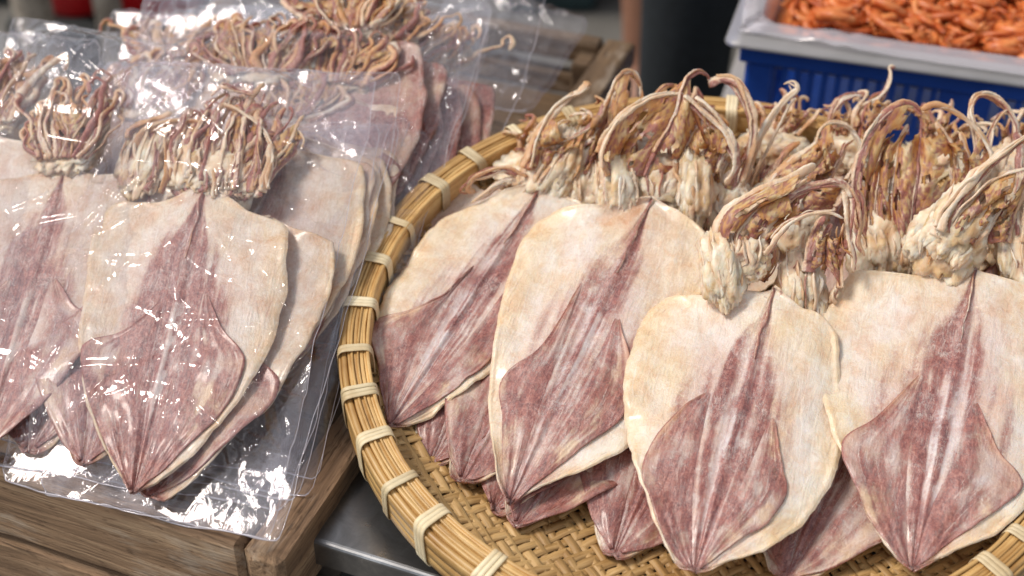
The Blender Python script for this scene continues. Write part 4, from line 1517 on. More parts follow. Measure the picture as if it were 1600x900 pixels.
lp = lean_plane((1500, 440), .060, RAD(42))
lump_px(S4, F4, lp, (1478, 380), .004, (.024, .026, .014), 4.1, .3, rot=-.5)
lump_px(S4, F4, lp, (1500, 350), .012, (.019, .028, .012), 4.4, .3, rot=-.6)
lump_px(S4, F4, lp, (1594, 385), .0, (.017, .034, .012), 4.8, .5)
traced_arms(S4, F4, lp, [
    ([(1460, 370, .018), (1482, 325, .022), (1518, 283, .026), (1560, 245, .028), (1608, 212, .028)], .0072, .0052, .15, .1),
    ([(1478, 362, .018), (1505, 325, .022), (1540, 292, .026), (1575, 272, .026), (1602, 262, .024)], .0056, .0044, .55),
    ([(1500, 372, .018), (1530, 335, .020), (1556, 305, .022), (1580, 290, .022)], .0054, .0042, .3, .2),
    ([(1520, 385, .016), (1545, 345, .018), (1562, 315, .018), (1572, 292, .018)], .0052, .0040, .3),
    ([(1545, 380, .012), (1555, 345, .012), (1572, 310, .012)], .0046, .0036, .7, .3),
    ([(1575, 380, .010), (1585, 335, .012), (1598, 295, .014), (1612, 260, .014)], .0060, .0044, .4, .4),
    ([(1600, 380, .012), (1606, 330, .014), (1615, 290, .014)], .0060, .0044, .6, .3)],
    41.0, webs=((1, 2, .9), (2, 3, .9), (4, 5, .9)))

# heads of the squid lying lower, seen behind and between the heads in front
lp = lean_plane((940, 330), .022, RAD(40))
r_, f_, _ = LOW[1]
lump_px(r_, f_, lp, (915, 290), .0, (.020, .024, .012), 5.1, .4)
traced_arms(r_, f_, lp, [
    ([(920, 270, .006), (938, 210, .010), (950, 160, .014), (965, 120, .016), (982, 110, .014), (996, 125, .010), (1002, 160, .006), (990, 200, .002)], .0056, .0042, .25, .75),
    ([(950, 260, .006), (962, 220, .008), (985, 180, .010), (1010, 160, .010), (1045, 135, .008), (1080, 142, .006)], .0050, .0036, .15, .2),
    ([(905, 275, .008), (918, 240, .012), (935, 205, .012), (955, 180, .012)], .0050, .0034, .9),
    ([(940, 275, .002), (955, 235, .004), (972, 200, .004), (985, 165, .004)], .0048, .0034, .3, .7),
    ([(965, 285, .0), (980, 240, .0), (998, 200, .0)], .0048, .0034, .6, .3)],
    51.0, webs=((0, 3, .7), (3, 4, .9), (2, 0, .5)))
lp = lean_plane((1130, 370), .026, RAD(40))
r_, f_, _ = LOW[3]
lump_px(r_, f_, lp, (1130, 335), .0, (.024, .022, .012), 5.4, .5)
traced_arms(r_, f_, lp, [
    ([(1150, 320, .004), (1165, 270, .008), (1182, 222, .012), (1206, 178, .014), (1232, 152, .014), (1246, 140, .012), (1240, 128, .008), (1226, 131, .004)], .0042, .0030, .1, .0),
    ([(1165, 320, .0), (1182, 270, .004), (1205, 225, .008), (1228, 180, .010), (1243, 152, .012)], .0036, .0026, .3, .1),
    ([(1140, 320, .004), (1150, 270, .006), (1165, 235, .006), (1178, 205, .004)], .0050, .0036, .6),
    ([(1190, 330, .0), (1200, 285, .004), (1222, 245, .006), (1250, 222, .006)], .0050, .0036, .4, .2),
    ([(1110, 330, .0), (1118, 280, .002), (1140, 240, .0)], .0050, .0036, .7)],
    54.0, webs=((4, 2, .9), (3, 1, .4)))
filler_arms(r_, f_, lp, [(1150, 330, 1165, 260), (1175, 330, 1190, 260), (1200, 330, 1215, 255), (1215, 320, 1240, 245), (1180, 300, 1195, 235), (1230, 300, 1262, 235)], 55, h=-.004)
lp = lean_plane((1230, 380), .030, RAD(38))
r_, f_, _ = LOW[4]
lump_px(r_, f_, lp, (1225, 330), -.002, (.030, .024, .012), 5.8, .4)
traced_arms(r_, f_, lp, [
    ([(1190, 320, .010), (1205, 285, .014), (1235, 252, .016), (1270, 228, .016), (1290, 205, .012)], .0056, .0040, .1, .15),
    ([(1225, 310, .012), (1250, 275, .016), (1280, 250, .018), (1300, 222, .016)], .0050, .0040, .3),
    ([(1270, 290, .010), (1274, 240, .012), (1280, 205, .014), (1300, 190, .014), (1325, 200, .012), (1342, 225, .010), (1346, 250, .008)], .0048, .0038, .15, .1),
    ([(1290, 300, .008), (1305, 262, .012), (1318, 232, .012), (1335, 218, .010)], .0046, .0036, .4),
    ([(1240, 330, .008), (1262, 295, .010), (1290, 270, .010), (1320, 255, .010)], .0050, .0036, .25, .3),
    ([(1300, 330, .006), (1318, 290, .010), (1335, 262, .010)], .0050, .0040, .5)],
    58.0, webs=((0, 1, .9), (1, 4, .9), (4, 5, .8), (2, 3, .6)))
filler_arms(r_, f_, lp, [(1215, 350, 1235, 300), (1240, 350, 1262, 290), (1265, 350, 1285, 285), (1290, 350, 1305, 280), (1310, 350, 1325, 290), (1200, 330, 1215, 270)], 59, h=.0, purple=.4)
lp = lean_plane((1400, 420), .034, RAD(40))
r_, f_, _ = LOW[5]
lump_px(r_, f_, lp, (1375, 385), .002, (.022, .024, .013), 6.1, .2)
lump_px(r_, f_, lp, (1420, 400), .004, (.020, .020, .012), 6.4, .2)
traced_arms(r_, f_, lp, [
    ([(1340, 370, .010), (1335, 310, .014), (1342, 255, .018), (1358, 212, .020), (1382, 178, .020), (1408, 161, .018), (1428, 163, .014), (1440, 174, .010)], .0052, .0042, .95),
    ([(1470, 330, .004), (1545, 262, .006), (1530, 210, .010), (1500, 182, .012), (1465, 165, .014), (1438, 170, .012)], .0050, .0036, .1, .15),
    ([(1400, 390, .010), (1395, 330, .010), (1398, 280, .010), (1405, 225, .008), (1418, 195, .006)], .0050, .0042, .8),
    ([(1420, 390, .012), (1425, 340, .012), (1432, 290, .012), (1438, 235, .008), (1440, 200, .004)], .0056, .0046, .95),
    ([(1445, 385, .010), (1455, 330, .010), (1450, 280, .010), (1452, 240, .006)], .0050, .0042, .85),
    ([(1372, 380, .008), (1372, 320, .008), (1378, 260, .008), (1390, 215, .006)], .0048, .0042, .7, .3),
    ([(1360, 380, .004), (1355, 320, .004), (1365, 260, .004), (1382, 205, .006)], .0044, .0036, .5, .5),
    ([(1480, 320, .002), (1490, 270, .004), (1485, 225, .006), (1462, 190, .008)], .0044, .0036, .2, .5),
    ([(1510, 300, .0), (1515, 250, .002), (1500, 205, .006)], .0044, .0036, .1, .3)],
    61.0, webs=((0, 6, .95), (6, 5, .95), (5, 2, .95), (3, 7, .95), (7, 8, .9), (8, 1, .6), (2, 3, .98)))
filler_arms(r_, f_, lp, [(1385, 390, 1388, 300), (1410, 390, 1412, 290), (1435, 390, 1440, 300), (1460, 370, 1465, 290), (1480, 350, 1490, 270), (1500, 330, 1510, 255), (1350, 380, 1350, 300), (1525, 310, 1535, 250)], 62, h=.0, purple=.6)
lp = lean_plane((1560, 420), .030, RAD(38))
r_, f_, _ = LOW[6]
lump_px(r_, f_, lp, (1560, 330), .0, (.030, .034, .013), 6.8, .5)
traced_arms(r_, f_, lp, [
    ([(1530, 260, .004), (1520, 215, .008), (1514, 175, .010), (1522, 153, .010), (1542, 150, .008), (1566, 163, .006), (1584, 190, .004), (1592, 225, .002)], .0050, .0044, .4),
    ([(1545, 260, .002), (1548, 212, .004), (1562, 185, .006), (1578, 170, .006)], .0042, .0034, .15, .15),
    ([(1590, 290, .002), (1592, 240, .004), (1588, 205, .004)], .0050, .0044, .9),
    ([(1560, 280, .0), (1570, 235, .002), (1575, 215, .0)], .0050, .0044, .3, .2)],
    68.0)

# squid heaped at the back of the tray: their arms fill the hollow before the far rim
GB = 'dried squid heaped at the back of the tray'
backs = [
    ('dried squid at the back of the tray with pale arms by the left rim', (640, 470), (795, 308), .006, .016, 71.3, -.1),
    ('dried squid at the back of the tray behind the leftmost front squid head', (780, 470), (905, 290), .006, .026, 72.1, 0),
    ('dried squid at the back of the tray behind the second front squid head', (960, 470), (1040, 275), .006, .026, 73.7, 0),
    ('dried squid at the back of the tray under the thin upright white arm', (1120, 480), (1200, 268), .006, .022, 74.9, 0),
    ('dried squid at the back of the tray with arms looped before the blue crate', (1260, 480), (1318, 282), .006, .026, 75.5, 0),
    ('dried squid at the back of the tray behind the tall dark netted head', (1400, 480), (1452, 290), .006, .024, 76.2, 0),
    ('dried squid at the back of the tray at the right edge of the photo', (1540, 480), (1580, 300), .006, .024, 77.8, 0),
]
BK = []
for (lab, tl_, pk, zt, zp, sd, ro) in backs:
    BK.append(squid_auto(lab, GB, tl_, pk, zt, zp, PF, .13, sd, arms=True, tone=.25, res=(31, 41), arm_h=.016, arm_len=.040, narms=9, spread=.85, headsize=(.026, .018, .010), amber=.4, purple=.5, fin=False))
lp = lean_plane((1330, 260), .028, RAD(42))
r_, f_, _ = BK[4]
traced_arms(r_, f_, lp, [
    ([(1300, 215, .0), (1298, 185, .004), (1308, 158, .008), (1330, 146, .008), (1358, 150, .006)], .0050, .0040, .5),
    ([(1325, 230, .0), (1338, 195, .004), (1352, 172, .006), (1372, 158, .008), (1384, 138, .010), (1392, 118, .010), (1390, 106, .010), (1398, 104, .008)], .0056, .0040, .75),
    ([(1345, 160, .006), (1365, 164, .004), (1378, 182, .0), (1376, 205, -.004)], .0048, .0040, .8)], 79.0)

# ------------------------------------------------------------------ plastic bags of squid in the crate
TB = RAD(17.0)
BN = -BX * math.sin(TB) + UP * math.cos(TB)               # bag planes lean up towards the back
BY = BX * math.cos(TB) + UP * math.sin(TB)
B0 = at_z(437, 848, ZC + .016)                            # near lower corner of the front bag


def facets(x, y, seed, n=9, f0=18):
    """Sharp-creased crumple: folded plane waves crossing in many directions."""
    rng = np.random.RandomState(int(seed * 19) % 9999)
    s = 0
    for i in range(n):
        a = rng.uniform(0, math.pi)
        f = f0 * 1.38 ** rng.uniform(0, 4.4)
        w = fbm(n3(x * 14 + i * 3.1, y * 14, seed + i), 2) * 1.6
        q = (x * math.cos(a) + y * math.sin(a)) * f + w + rng.rand()
        tri = np.abs((q % 1) * 2 - 1)
        am = sst(.44, .64, fbm(n3(x * 11 + i * 5.3, y * 11, seed * 2 + i), 2))
        s = s + (tri - .5) * am * (18 / f) * 1.1
    return s


def folds(x, y, U, V, seed, n=60, size=(.04, .20)):
    """Single sharp folds: tent-shaped ridges along slightly bent lines, most of them near the margins."""
    rng = np.random.RandomState(int(seed * 23) % 9999)
    w, h = float(x.max() - x.min()), float(y.max() - y.min())
    out = np.zeros_like(x)
    for i in range(n):
        while True:
            u, v = rng.rand(), rng.rand()
            edge = min(u, 1 - u, v * 1.3, (1 - v) * 1.1)
            if rng.rand() < math.exp(-(edge / .13)) + .10:
                break
        cx, cy = x.min() + u * w, y.min() + v * h
        toc = math.atan2(y.min() + .5 * h - cy, x.min() + .5 * w - cx)
        a = toc + rng.normal(0, .7) if rng.rand() < .65 else rng.uniform(0, math.pi)
        L = rng.uniform(*size)
        dx, dy = x - cx, y - cy
        s = dx * math.cos(a) + dy * math.sin(a)
        d = -dx * math.sin(a) + dy * math.cos(a) + rng.normal(0, 5.0) * s * s + .002 * np.sin(s * 90 + i)
        wd_ = .0018 + .0060 * rng.rand() ** 2
        am = wd_ * rng.uniform(.25, .70) * rng.choice([1, 1, -.8])
        env_ = np.clip(1 - (np.abs(s) / (L * .5)) ** 2, 0, 1)
        out += am * env_ * np.exp(-(d / (wd_ * .55 * (.5 + .5 * env_))) ** 2)
    return out


def plastic_bag(label, plane, corners, seed, env, group='clear bags of dried squid in the crate', res=(110, 150), crumple=.0045, back=True, flare=.010, mat=None, nf=160):
    """corners: TL, TR, BR, BL in pixels on the plane. env(u, v) gives the room the contents need."""
    P0, n = plane
    TL, TRc, BR, BL = [at_plane(*c, P0, n) for c in corners]
    O = BL
    X = BR - BL; X /= np.linalg.norm(X)
    Z = n
    Y = np.cross(Z, X)
    M = frame_matrix(O, X, Y, Z)
    root = thing('plastic_bag', label, 'plastic bag', group, M=M)
    nu, nv = res
    u = np.linspace(0, 1, nu); v = np.linspace(0, 1, nv)
    U, V = np.meshgrid(u, v, indexing='ij')
    R = lambda P: np.array([np.dot(P - O, X), np.dot(P - O, Y)])
    c = [R(p) for p in (TL, TRc, BR, BL)]
    P2 = ((1 - U) * V)[..., None] * c[0] + (U * V)[..., None] * c[1] + (U * (1 - V))[..., None] * c[2] + ((1 - U) * (1 - V))[..., None] * c[3]
    x, y = P2[..., 0], P2[..., 1]
    cu = (2 * U - 1); cv = (2 * V - 1)
    rad = (np.abs(cu) ** 40 * np.abs(cv) ** 40) * .003
    x = x - np.sign(cu) * rad + (fbm(n3(y * 13 + seed, cu * .6, seed * 2), 3) - .5) * .010 * np.abs(cu) ** 3
    y = y - np.sign(cv) * rad + (fbm(n3(x * 12 + seed, cv * .6, seed * 5), 3) - .5) * .012 * np.abs(cv) ** 3
    ed = np.minimum(np.minimum(U, 1 - U) * 1.0, np.minimum(V, (1 - V) * .8) * 1.4)
    open_ = np.clip(ed / .10, 0, 1) ** .55
    e = env(U, V)
    cr = facets(x, y, seed) * crumple
    soft = (fbm(n3(x * 12 + seed, y * 9, seed), 2) - .5) * .008
    edgewave = (fbm(n3(x * 13 + seed * 2, y * 13, seed * 3), 3) - .5) * .022
    lift = flare * sst(.78, 1.0, V) - .3 * flare * sst(.12, 0, V)
    tension = 1 - .80 * sst(.40, .62, e / max(float(e.max()), 1e-6))
    # long creases drawn between the contents and the corners
    k = .0040 * (ridged(n3(U * 7 + V * 4 + seed, V * 1.6, seed * 1.3), 2) - .55)
    k2 = .0032 * (ridged(n3(V * 10 - U * 5 + seed * 2, U * 2.0, seed), 2) - .55)
    fo = folds(x, y, U, V, seed, nf)
    top = e * open_ + fo * (.40 + 1.0 * tension) * np.clip(ed / .03, .35, 1) + (cr * .35 + k * 1.4 + k2) * (.25 + .75 * np.clip(ed / .05, 0, 1)) * tension + soft * (.3 + .7 * open_) * .5 + edgewave * (1 - open_) + lift
    top = np.maximum(top, e * open_ * .92 - .001 + fo * .5 + edgewave * (1 - open_) + lift)
    wx = (fbm(n3(V * 9, U * 0 + seed, 2), 2) - .5) * .006 * (1 - np.clip(ed / .1, 0, 1))
    P = np.stack([x + wx, y, top], -1)
    part('front_film', P, grid_faces(nu, nv), mat or M_FILM, root)
    for nm_, line in (('side_seam', P[0]), ('side_seam', P[-1]), ('bottom_seam', P[:, 0]), ('open_edge', P[:, -1])):
        q = resample(line, 60)
        T_ = np.gradient(q, axis=0); T_ /= np.linalg.norm(T_, axis=1, keepdims=True) + 1e-9
        sd_ = np.cross(T_, [0, 0, 1.]); rr_ = .00035 if nm_ != 'bottom_seam' else .0008
        Q = np.stack([q - sd_ * rr_, q + [0, 0, .0002], q + sd_ * rr_, q - [0, 0, .0002]], 0)
        part(nm_, Q, grid_faces(4, 60, 0, True), M_EDGE, root)
    if back:
        bt = edgewave * (1 - open_) + lift * 1.0 - .0015 * open_ + facets(x[::2, ::2], y[::2, ::2], seed + 4, 5).repeat(2, 0).repeat(2, 1)[:nu, :nv] * 0
        Pb = np.stack([x + wx, y, bt], -1)[::2, ::2]
        part('back_film', Pb, grid_faces(Pb.shape[0], Pb.shape[1])[:, ::-1], mat or M_FILM, root)
    return root


def env_squid(h0=.010, hm=.020, hh=.034, um=.48, wm=.30, vh=.82, v0=.08, uh=.52, wh=.26):
    def f(U, V):
        m = np.exp(-(((U - um) / wm) ** 4)) * sst(v0 - .06, v0 + .10, V) * sst(.98, .80, V)
        h = np.exp(-(((U - uh) / wh) ** 4) - ((V - vh) / .17) ** 4)
        return h0 * .4 + np.maximum(hm * m, hh * h)
    return f


PB1 = (B0 + BN * .004, BN)
GS = 'bagged dried squid'

# the stack under the front bag: each bag a little lower and further right, one squid in each
for k in range(1, 6):
    pl = (B0 - BN * (.0065 * k + .001), BN)
    dx, dy = 14 * k, -17 * k
    cor = [(190 + dx, 250 + dy * .2), (566 + dx + 6, 215 + dy * .3), (424 + dx, 838 + dy), (40 + dx, 760 + dy)]
    if k == 1:
        cor = [(215, 118), (640, 126), (441, 849), (60, 768)]
    sq_pl = (pl[0] + BN * .0015, BN)
    squid_auto('bagged dried squid, %s down the front stack, its right edge showing' % ('second', 'third', 'fourth', 'fifth', 'sixth')[k - 1], GS,
               (262 + dx, 735 + dy), (438 + dx, 240 + dy * .3), .002, .002, sq_pl, .165, 80.0 + k * 1.7, arms=False, tone=.12 + .1 * (k % 3), res=(45, 61), dome=.003, sag=.004, arm_h=.006, arm_len=.06, headsize=(.03, .02, .006))
    plastic_bag('clear plastic bag, %s down the front stack of bagged squid' % ('second', 'third', 'fourth', 'fifth', 'sixth')[k - 1], pl, cor, 7.0 + k * 2.3,
                lambda U, V: .0055 + 0 * U, res=(60, 90) if k > 1 else (90, 120), crumple=.0030, flare=.006 if k > 1 else .012, back=(k == 1))

# the front bag: one squid traced, two lying under it
squid_auto('bagged dried squid under the front one, its brown edge showing at the right', GS, (238, 776), (425, 345), .004, .004, PB1, .145, 90.3, arms=False, tone=.3, dome=.003, sag=.004)
squid_auto('bagged dried squid under the front one, its tail showing at the left', GS, (132, 728), (240, 290), .006, .005, PB1, .140, 91.9, arms=False, tone=.2, dome=.003, sag=.004)
SB, FB, UB = squid_from_px(
    'frontmost bagged dried squid, purple brown fins and bunched arms under clear film', GS, (208, 772), (325, 293), .011, .013, BN,
    [(208, 772), (176, 725), (143, 650), (128, 570), (127, 480), (140, 390), (160, 338), (186, 316), (250, 318), (325, 293)],
    [(208, 772), (268, 745), (338, 675), (400, 592), (440, 502), (452, 425), (450, 366), (428, 344), (380, 328), (325, 293)],
    [([(262, 468), (240, 590), (222, 690), (208, 764)], [(262, 468), (205, 518), (132, 546), (140, 620), (170, 700), (204, 768)]),
     ([(325, 455), (285, 580), (245, 690), (212, 766)], [(325, 455), (350, 520), (386, 570), (355, 640), (285, 712), (214, 770)])],
    10.7, PB1, dome=.006, sag=.006, tone=.20, stripe=1.6, fin_tone=-.55)
matted_head(SB, (0.008, FB.L - .012, -.004), 0.046, .112, 12.3, n=52, rise=.012, purple=.85, amber=.2, curl=.3)
lp = (PB1[0] + BN * .018, BN)
lump_px(SB, FB, lp, (345, 270), -.004, (.036, .020, .008), 12.1, .2, lobes=8)
lump_px(SB, FB, lp, (300, 262), -.002, (.020, .020, .008), 12.6, .3)
lump_px(SB, FB, lp, (225, 250), -.006, (.018, .034, .007), 12.9, .7)
traced_arms(SB, FB, lp, [
    ([(212, 232, .0), (225, 205, .002), (255, 192, .003), (300, 190, .003), (335, 205, .002)], .0050, .0030, .2, .2),
    ([(352, 165, .003), (395, 185, .003), (418, 215, .003), (424, 250, .002), (418, 290, .0)], .0050, .0040, .3, .1),
    ([(198, 215, .002), (205, 200, .004), (230, 190, .005), (270, 175, .006)], .0050, .0040, .3, .6),
    ([(275, 270, .002), (272, 225, .004), (285, 190, .005), (300, 170, .004)], .0050, .0040, .5),
    ([(295, 280, .003), (298, 235, .005), (312, 195, .006), (325, 172, .005)], .0050, .0040, .8),
    ([(318, 285, .003), (322, 240, .005), (335, 200, .006), (345, 175, .005)], .0050, .0042, .8),
    ([(340, 290, .004), (345, 245, .006), (356, 205, .006), (365, 180, .005)], .0052, .0042, .6),
    ([(365, 295, .004), (370, 250, .006), (380, 210, .006), (382, 180, .005)], .0052, .0042, .45),
    ([(390, 300, .004), (398, 255, .005), (405, 215, .006), (405, 185, .005)], .0050, .0040, .7),
    ([(410, 300, .003), (420, 260, .004), (424, 225, .004)], .0048, .0040, .2),
    ([(215, 285, -.004), (222, 240, -.002), (240, 205, .0)], .0050, .0040, .8),
    ([(240, 290, -.004), (246, 245, -.002), (262, 205, .0)], .0050, .0040, .8),
    ([(330, 150, .004), (345, 138, .006), (365, 142, .008), (400, 150, .008)], .0042, .0034, .4)],
    13.0, webs=())
filler_arms(SB, FB, lp, [(285, 300, 290, 215), (310, 300, 318, 215), (330, 310, 340, 215), (352, 310, 362, 215), (378, 310, 388, 215), (400, 310, 410, 220), (230, 300, 245, 215), (255, 300, 262, 220)], 14, h=.000, purple=.7)
plastic_bag('frontmost clear plastic bag, crinkled, with its sealed lower corner over the crate edge', PB1,
            [(172, 106), (590, 134), (424, 838), (-6, 745)], 3.3, env_squid(.012, .030, .044, um=.50, wm=.42, vh=.82, uh=.45, wh=.34), res=(230, 330), crumple=.0075, flare=.010, nf=330)

# bags to the left of it
PB2 = (B0 + BN * .001, BN)
squid_auto('bagged dried squid in the left bag with a brown quill showing beside the frontmost bag', GS, (-30, 712), (104, 268), .010, .012, PB2, .155, 95.1, tone=.34, stripe=1.4, res=(61, 81), dome=.004, sag=.006, arm_h=.014, arm_len=.088, narms=12, headsize=(.034, .030, .008), amber=.35, purple=.7, matted=True)
squid_auto('bagged dried squid lying low in the left bag, tail near the front board', GS, (46, 706), (150, 300), .003, .003, PB2, .150, 96.4, arms=False, tone=.25, dome=.003, sag=.004)
plastic_bag('clear plastic bag just left of the frontmost one, its top edge slanting', PB2,
            [(32, 40), (300, 92), (235, 770), (-190, 690)], 4.9, env_squid(.012, .028, .042, um=.45, wm=.42, vh=.80, wh=.34), res=(180, 250), crumple=.0065, flare=.012, nf=220)
PB3 = (B0 - BN * .006, BN)
squid_auto('bagged dried squid at the left edge of the photo, only its brown arms in view', GS, (-165, 640), (-20, 215), .010, .012, PB3, .150, 97.7, tone=.2, dome=.004, sag=.006, arm_h=.014, arm_len=.085, narms=12, headsize=(.036, .026, .008), amber=.6, purple=.5, matted=True)
plastic_bag('clear plastic bag cut off by the left edge of the photo', PB3,
            [(-120, 60), (160, 75), (90, 700), (-330, 620)], 5.7, env_squid(.012, .028, .042, um=.45, wm=.42, vh=.80, wh=.34), res=(120, 170), crumple=.0060, flare=.012, nf=170)

# the rear stack
BC0 = B0 - BN * .047
TCN = RAD(18)
CN = -BX * math.sin(TCN) + UP * math.cos(TCN)
for k in range(5, 0, -1):
    pl = (BC0 - CN * (.0085 * k + .001), CN)
    dx = 26 * k
    wd_ = ('second', 'third', 'fourth', 'fifth', 'sixth')[k - 1]
    squid_auto('bagged dried squid, %s down the rear stack, its right edge showing' % wd_, GS,
               (380 + 30 * k, 560), (520 + 30 * k, 105 + 2 * k), .002, .003, (pl[0] + CN * .002, CN), .160, 100.0 + k * 2.1, arms=True, tone=.8, dome=.004, sag=.008, arm_h=.008, arm_len=.055, narms=7, headsize=(.040, .018, .007), amber=.6, purple=.6, matted=True)
    cor = [(240 + dx, 18), (660 + dx, 24 + 4 * k), (520 + dx, 540), (140 + dx, 500)]
    if k == 1:
        cor = [(262, 10), (776, 22), (610, 500), (170, 480)]
    if k == 5:
        cor = [(300, 0), (856, 8), (720, 400), (300, 400)]
    plastic_bag('clear plastic bag, %s down the rear stack of bagged squid' % wd_, pl, cor, 30.0 + k * 1.9,
                lambda U, V: .007 + 0 * U, res=(70, 80), crumple=.0050, flare=.014 if k in (1, 5) else .006, back=False)
PC = (BC0, CN)
SR = squid_auto('bagged dried squid on top of the rear stack, its brown arms bunched in a fan', GS, (330, 560), (418, 118), .006, .010, PC, .165, 110.3, arms=False, tone=.2, dome=.005, sag=.006)
matted_head(SR[0], (0.0, SR[1].L - .012, .010), .060, .066, 112.0, n=34, rise=.016, purple=.75, amber=.45, curl=.7)
plastic_bag('clear plastic bag on top of the rear stack, its brown arms pressed against the film', PC,
            [(228, 14), (772, 20), (600, 540), (150, 500)], 21.7, env_squid(.012, .024, .040, um=.45, wm=.40, vh=.70, v0=-.2, uh=.40, wh=.34), res=(220, 220), crumple=.0070, flare=.014, nf=240)
squid_auto('bagged dried squid at the far end of the crate, arms just below the photo top', GS, (480, 420), (552, 62), .004, .006, (BC0 + CN * .006, CN), .150, 115.1, arms=True, tone=.7, dome=.004, sag=.006, arm_h=.014, arm_len=.060, narms=13, amber=.6, headsize=(.040, .012, .007), purple=.6, matted=True)
squid_auto('bagged dried squid in the bag between the left and rear stacks', GS, (160, 520), (262, 110), .0, .0, (BC0 - CN * .010, CN), .150, 116.3, arms=True, tone=.2, dome=.004, sag=.006, arm_h=.012, arm_len=.055, narms=10, amber=.6, headsize=(.036, .02, .008), purple=.6, matted=True)
plastic_bag('clear plastic bag between the left and rear stacks with bright creases', (BC0 - CN * .012, CN),
            [(185, 34), (420, 44), (340, 420), (20, 400)], 24.4, env_squid(.010, .022, .034, vh=.7, v0=-.2), res=(120, 140), crumple=.0070, flare=.014, nf=170)
squid_auto('bagged dried squid lying slantwise beneath the front bag top', GS, (400, 470), (535, 150), .0, .002, (BC0 + CN * .004, CN), .150, 118.1, arms=True, tone=.45, dome=.004, sag=.008, arm_h=.010, arm_len=.060, narms=11, amber=.6, headsize=(.040, .012, .007), purple=.7, matted=True)
squid_auto('bagged dried squid with mauve mantle filling the middle of the rear row', GS, (330, 500), (448, 196), .0, .002, (BC0 + CN * .007, CN), .140, 119.7, arms=True, tone=.35, dome=.004, sag=.008, arm_h=.010, arm_len=.055, narms=11, amber=.5, headsize=(.038, .012, .007), purple=.7, matted=True)
squid_auto('bagged dried squid with its brown head between the two nearest bag tops', GS, (150, 480), (232, 185), .0, .002, (BC0 + CN * .004, CN), .150, 121.3, arms=True, tone=.45, dome=.004, sag=.008, arm_h=.010, arm_len=.060, narms=11, amber=.5, headsize=(.040, .012, .007), purple=.7, matted=True)
squid_auto('bagged dried squid, dark headed, just left of the far one in the rear row', GS, (470, 420), (600, 82), .0, .002, (BC0 - CN * .006, CN), .150, 123.9, arms=True, tone=.8, dome=.004, sag=.008, arm_h=.010, arm_len=.050, narms=11, amber=.7, headsize=(.040, .012, .007), purple=.7, matted=True)
# the last, loose bag against the crate's far corner
PD = (at_z(800, 90, ZC + .030), CN)
plastic_bag('loose crinkled clear plastic bag at the far right corner of the crate', PD,
            [(700, -20), (922, 36), (826, 176), (620, 150)], 27.7, lambda U, V: .016 + 0 * U, res=(80, 80), crumple=.0080, flare=.006, group='clear bags of dried squid in the crate')

# ------------------------------------------------------------------ blue crate with the tub of dried shrimp
ZB = 0.800
b0 = at_z(1168, 64, ZB)
b1 = at_z(1600, 124, ZB)
bx = b1 - b0; bx /= np.linalg.norm(bx)
by = np.cross(UP, bx)
MBc = frame_matrix(b0, bx, by, UP)
bc_ = thing('blue_crate', 'blue slotted plastic crate under the tub of orange dried shrimp', 'crate', M=MBc)
BW, BD, BH = 0.50, 0.36, 0.20


def pbox(name, parent, mat, *a, bev=.002):
    V, F = box_data(*a, bev)
    o = part(name, V, F, mat, parent, smooth=False)
    return o


pbox('top_rim', bc_, M_BLUE, -.006, BW + .006, -.006, .004, -.022, 0)
pbox('top_rim', bc_, M_BLUE, -.006, BW + .006, BD - .004, BD + .006, -.022, 0)
pbox('top_rim', bc_, M_BLUE, -.006, .004, .0042, BD - .0042, -.022, 0)
pbox('top_rim', bc_, M_BLUE, BW - .004, BW + .006, .0042, BD - .0042, -.022, 0)
for (x, y) in ((0, 0), (BW - .03, 0), (0, BD - .03), (BW - .03, BD - .03)):
    pbox('corner_post', bc_, M_BLUE, x + .0002, x + .03, y + .0002, y + .03, -BH, -.0222, bev=.004)
for (xa, xb) in ((.195, .245),):
    pbox('middle_panel', bc_, M_BLUE, xa, xb, .001, .005, -BH + .0002, -.0222)
for zz in (-.078, -.140, -BH + .014):
    pbox('cross_rail', bc_, M_BLUE, .0302, BW - .0302, .0012, .0048, zz - .008, zz + .004, bev=.001)
    pbox('cross_rail', bc_, M_BLUE, .001, .0045, .0302, BD - .0302, zz - .008, zz + .004, bev=.001)
x = .038
while x < BW - .04:
    if not (.188 < x < .246):
        pbox('slat', bc_, M_BLUE, x, x + .0062, .0005, .0045, -BH + .0004, -.0224, bev=.001)
    x += .0135
y = .04
while y < BD - .04:
    pbox('slat', bc_, M_BLUE, .0004, .0044, y, y + .0062, -BH + .0004, -.0224, bev=.001)
    y += .0135
pbox('crate_floor', bc_, M_BLUE, .001, BW - .001, .006, BD - .001, -BH - .004, -BH)
# grey stand under it
std = thing('grey_stand', 'pale grey stand under the blue crate', 'stand', M=MBc)
pbox('stand_top', std, M_GREY, -.05, BW + .05, -.035, BD + .05, -BH - .030, -BH - .0045, bev=.003)
zst = ZB - BH - .030
for (x, y) in ((-.03, -.02), (BW, -.02), (-.03, BD), (BW, BD)):
    pbox('leg', std, M_GREY, x, x + .03, y, y + .03, -ZB + .0005, -BH - .0302, bev=.003)

# tub: shallow milky tray with a broad flared lip, wall and floor
tub = thing('plastic_tub', 'milky plastic tub with a wide lip holding orange dried shrimp', 'tub', M=MBc)


def ringpts(x0, x1, y0, y1, r, z, n=7):
    out = []
    for (cx, cy, a0) in ((x1 - r, y1 - r, 0), (x0 + r, y1 - r, 90), (x0 + r, y0 + r, 180), (x1 - r, y0 + r, 270)):
        for k in range(n):
            a = RAD(a0 + 90 * k / (n - 1))
            out.append((cx + r * math.cos(a), cy + r * math.sin(a), z))
    return np.array(out)


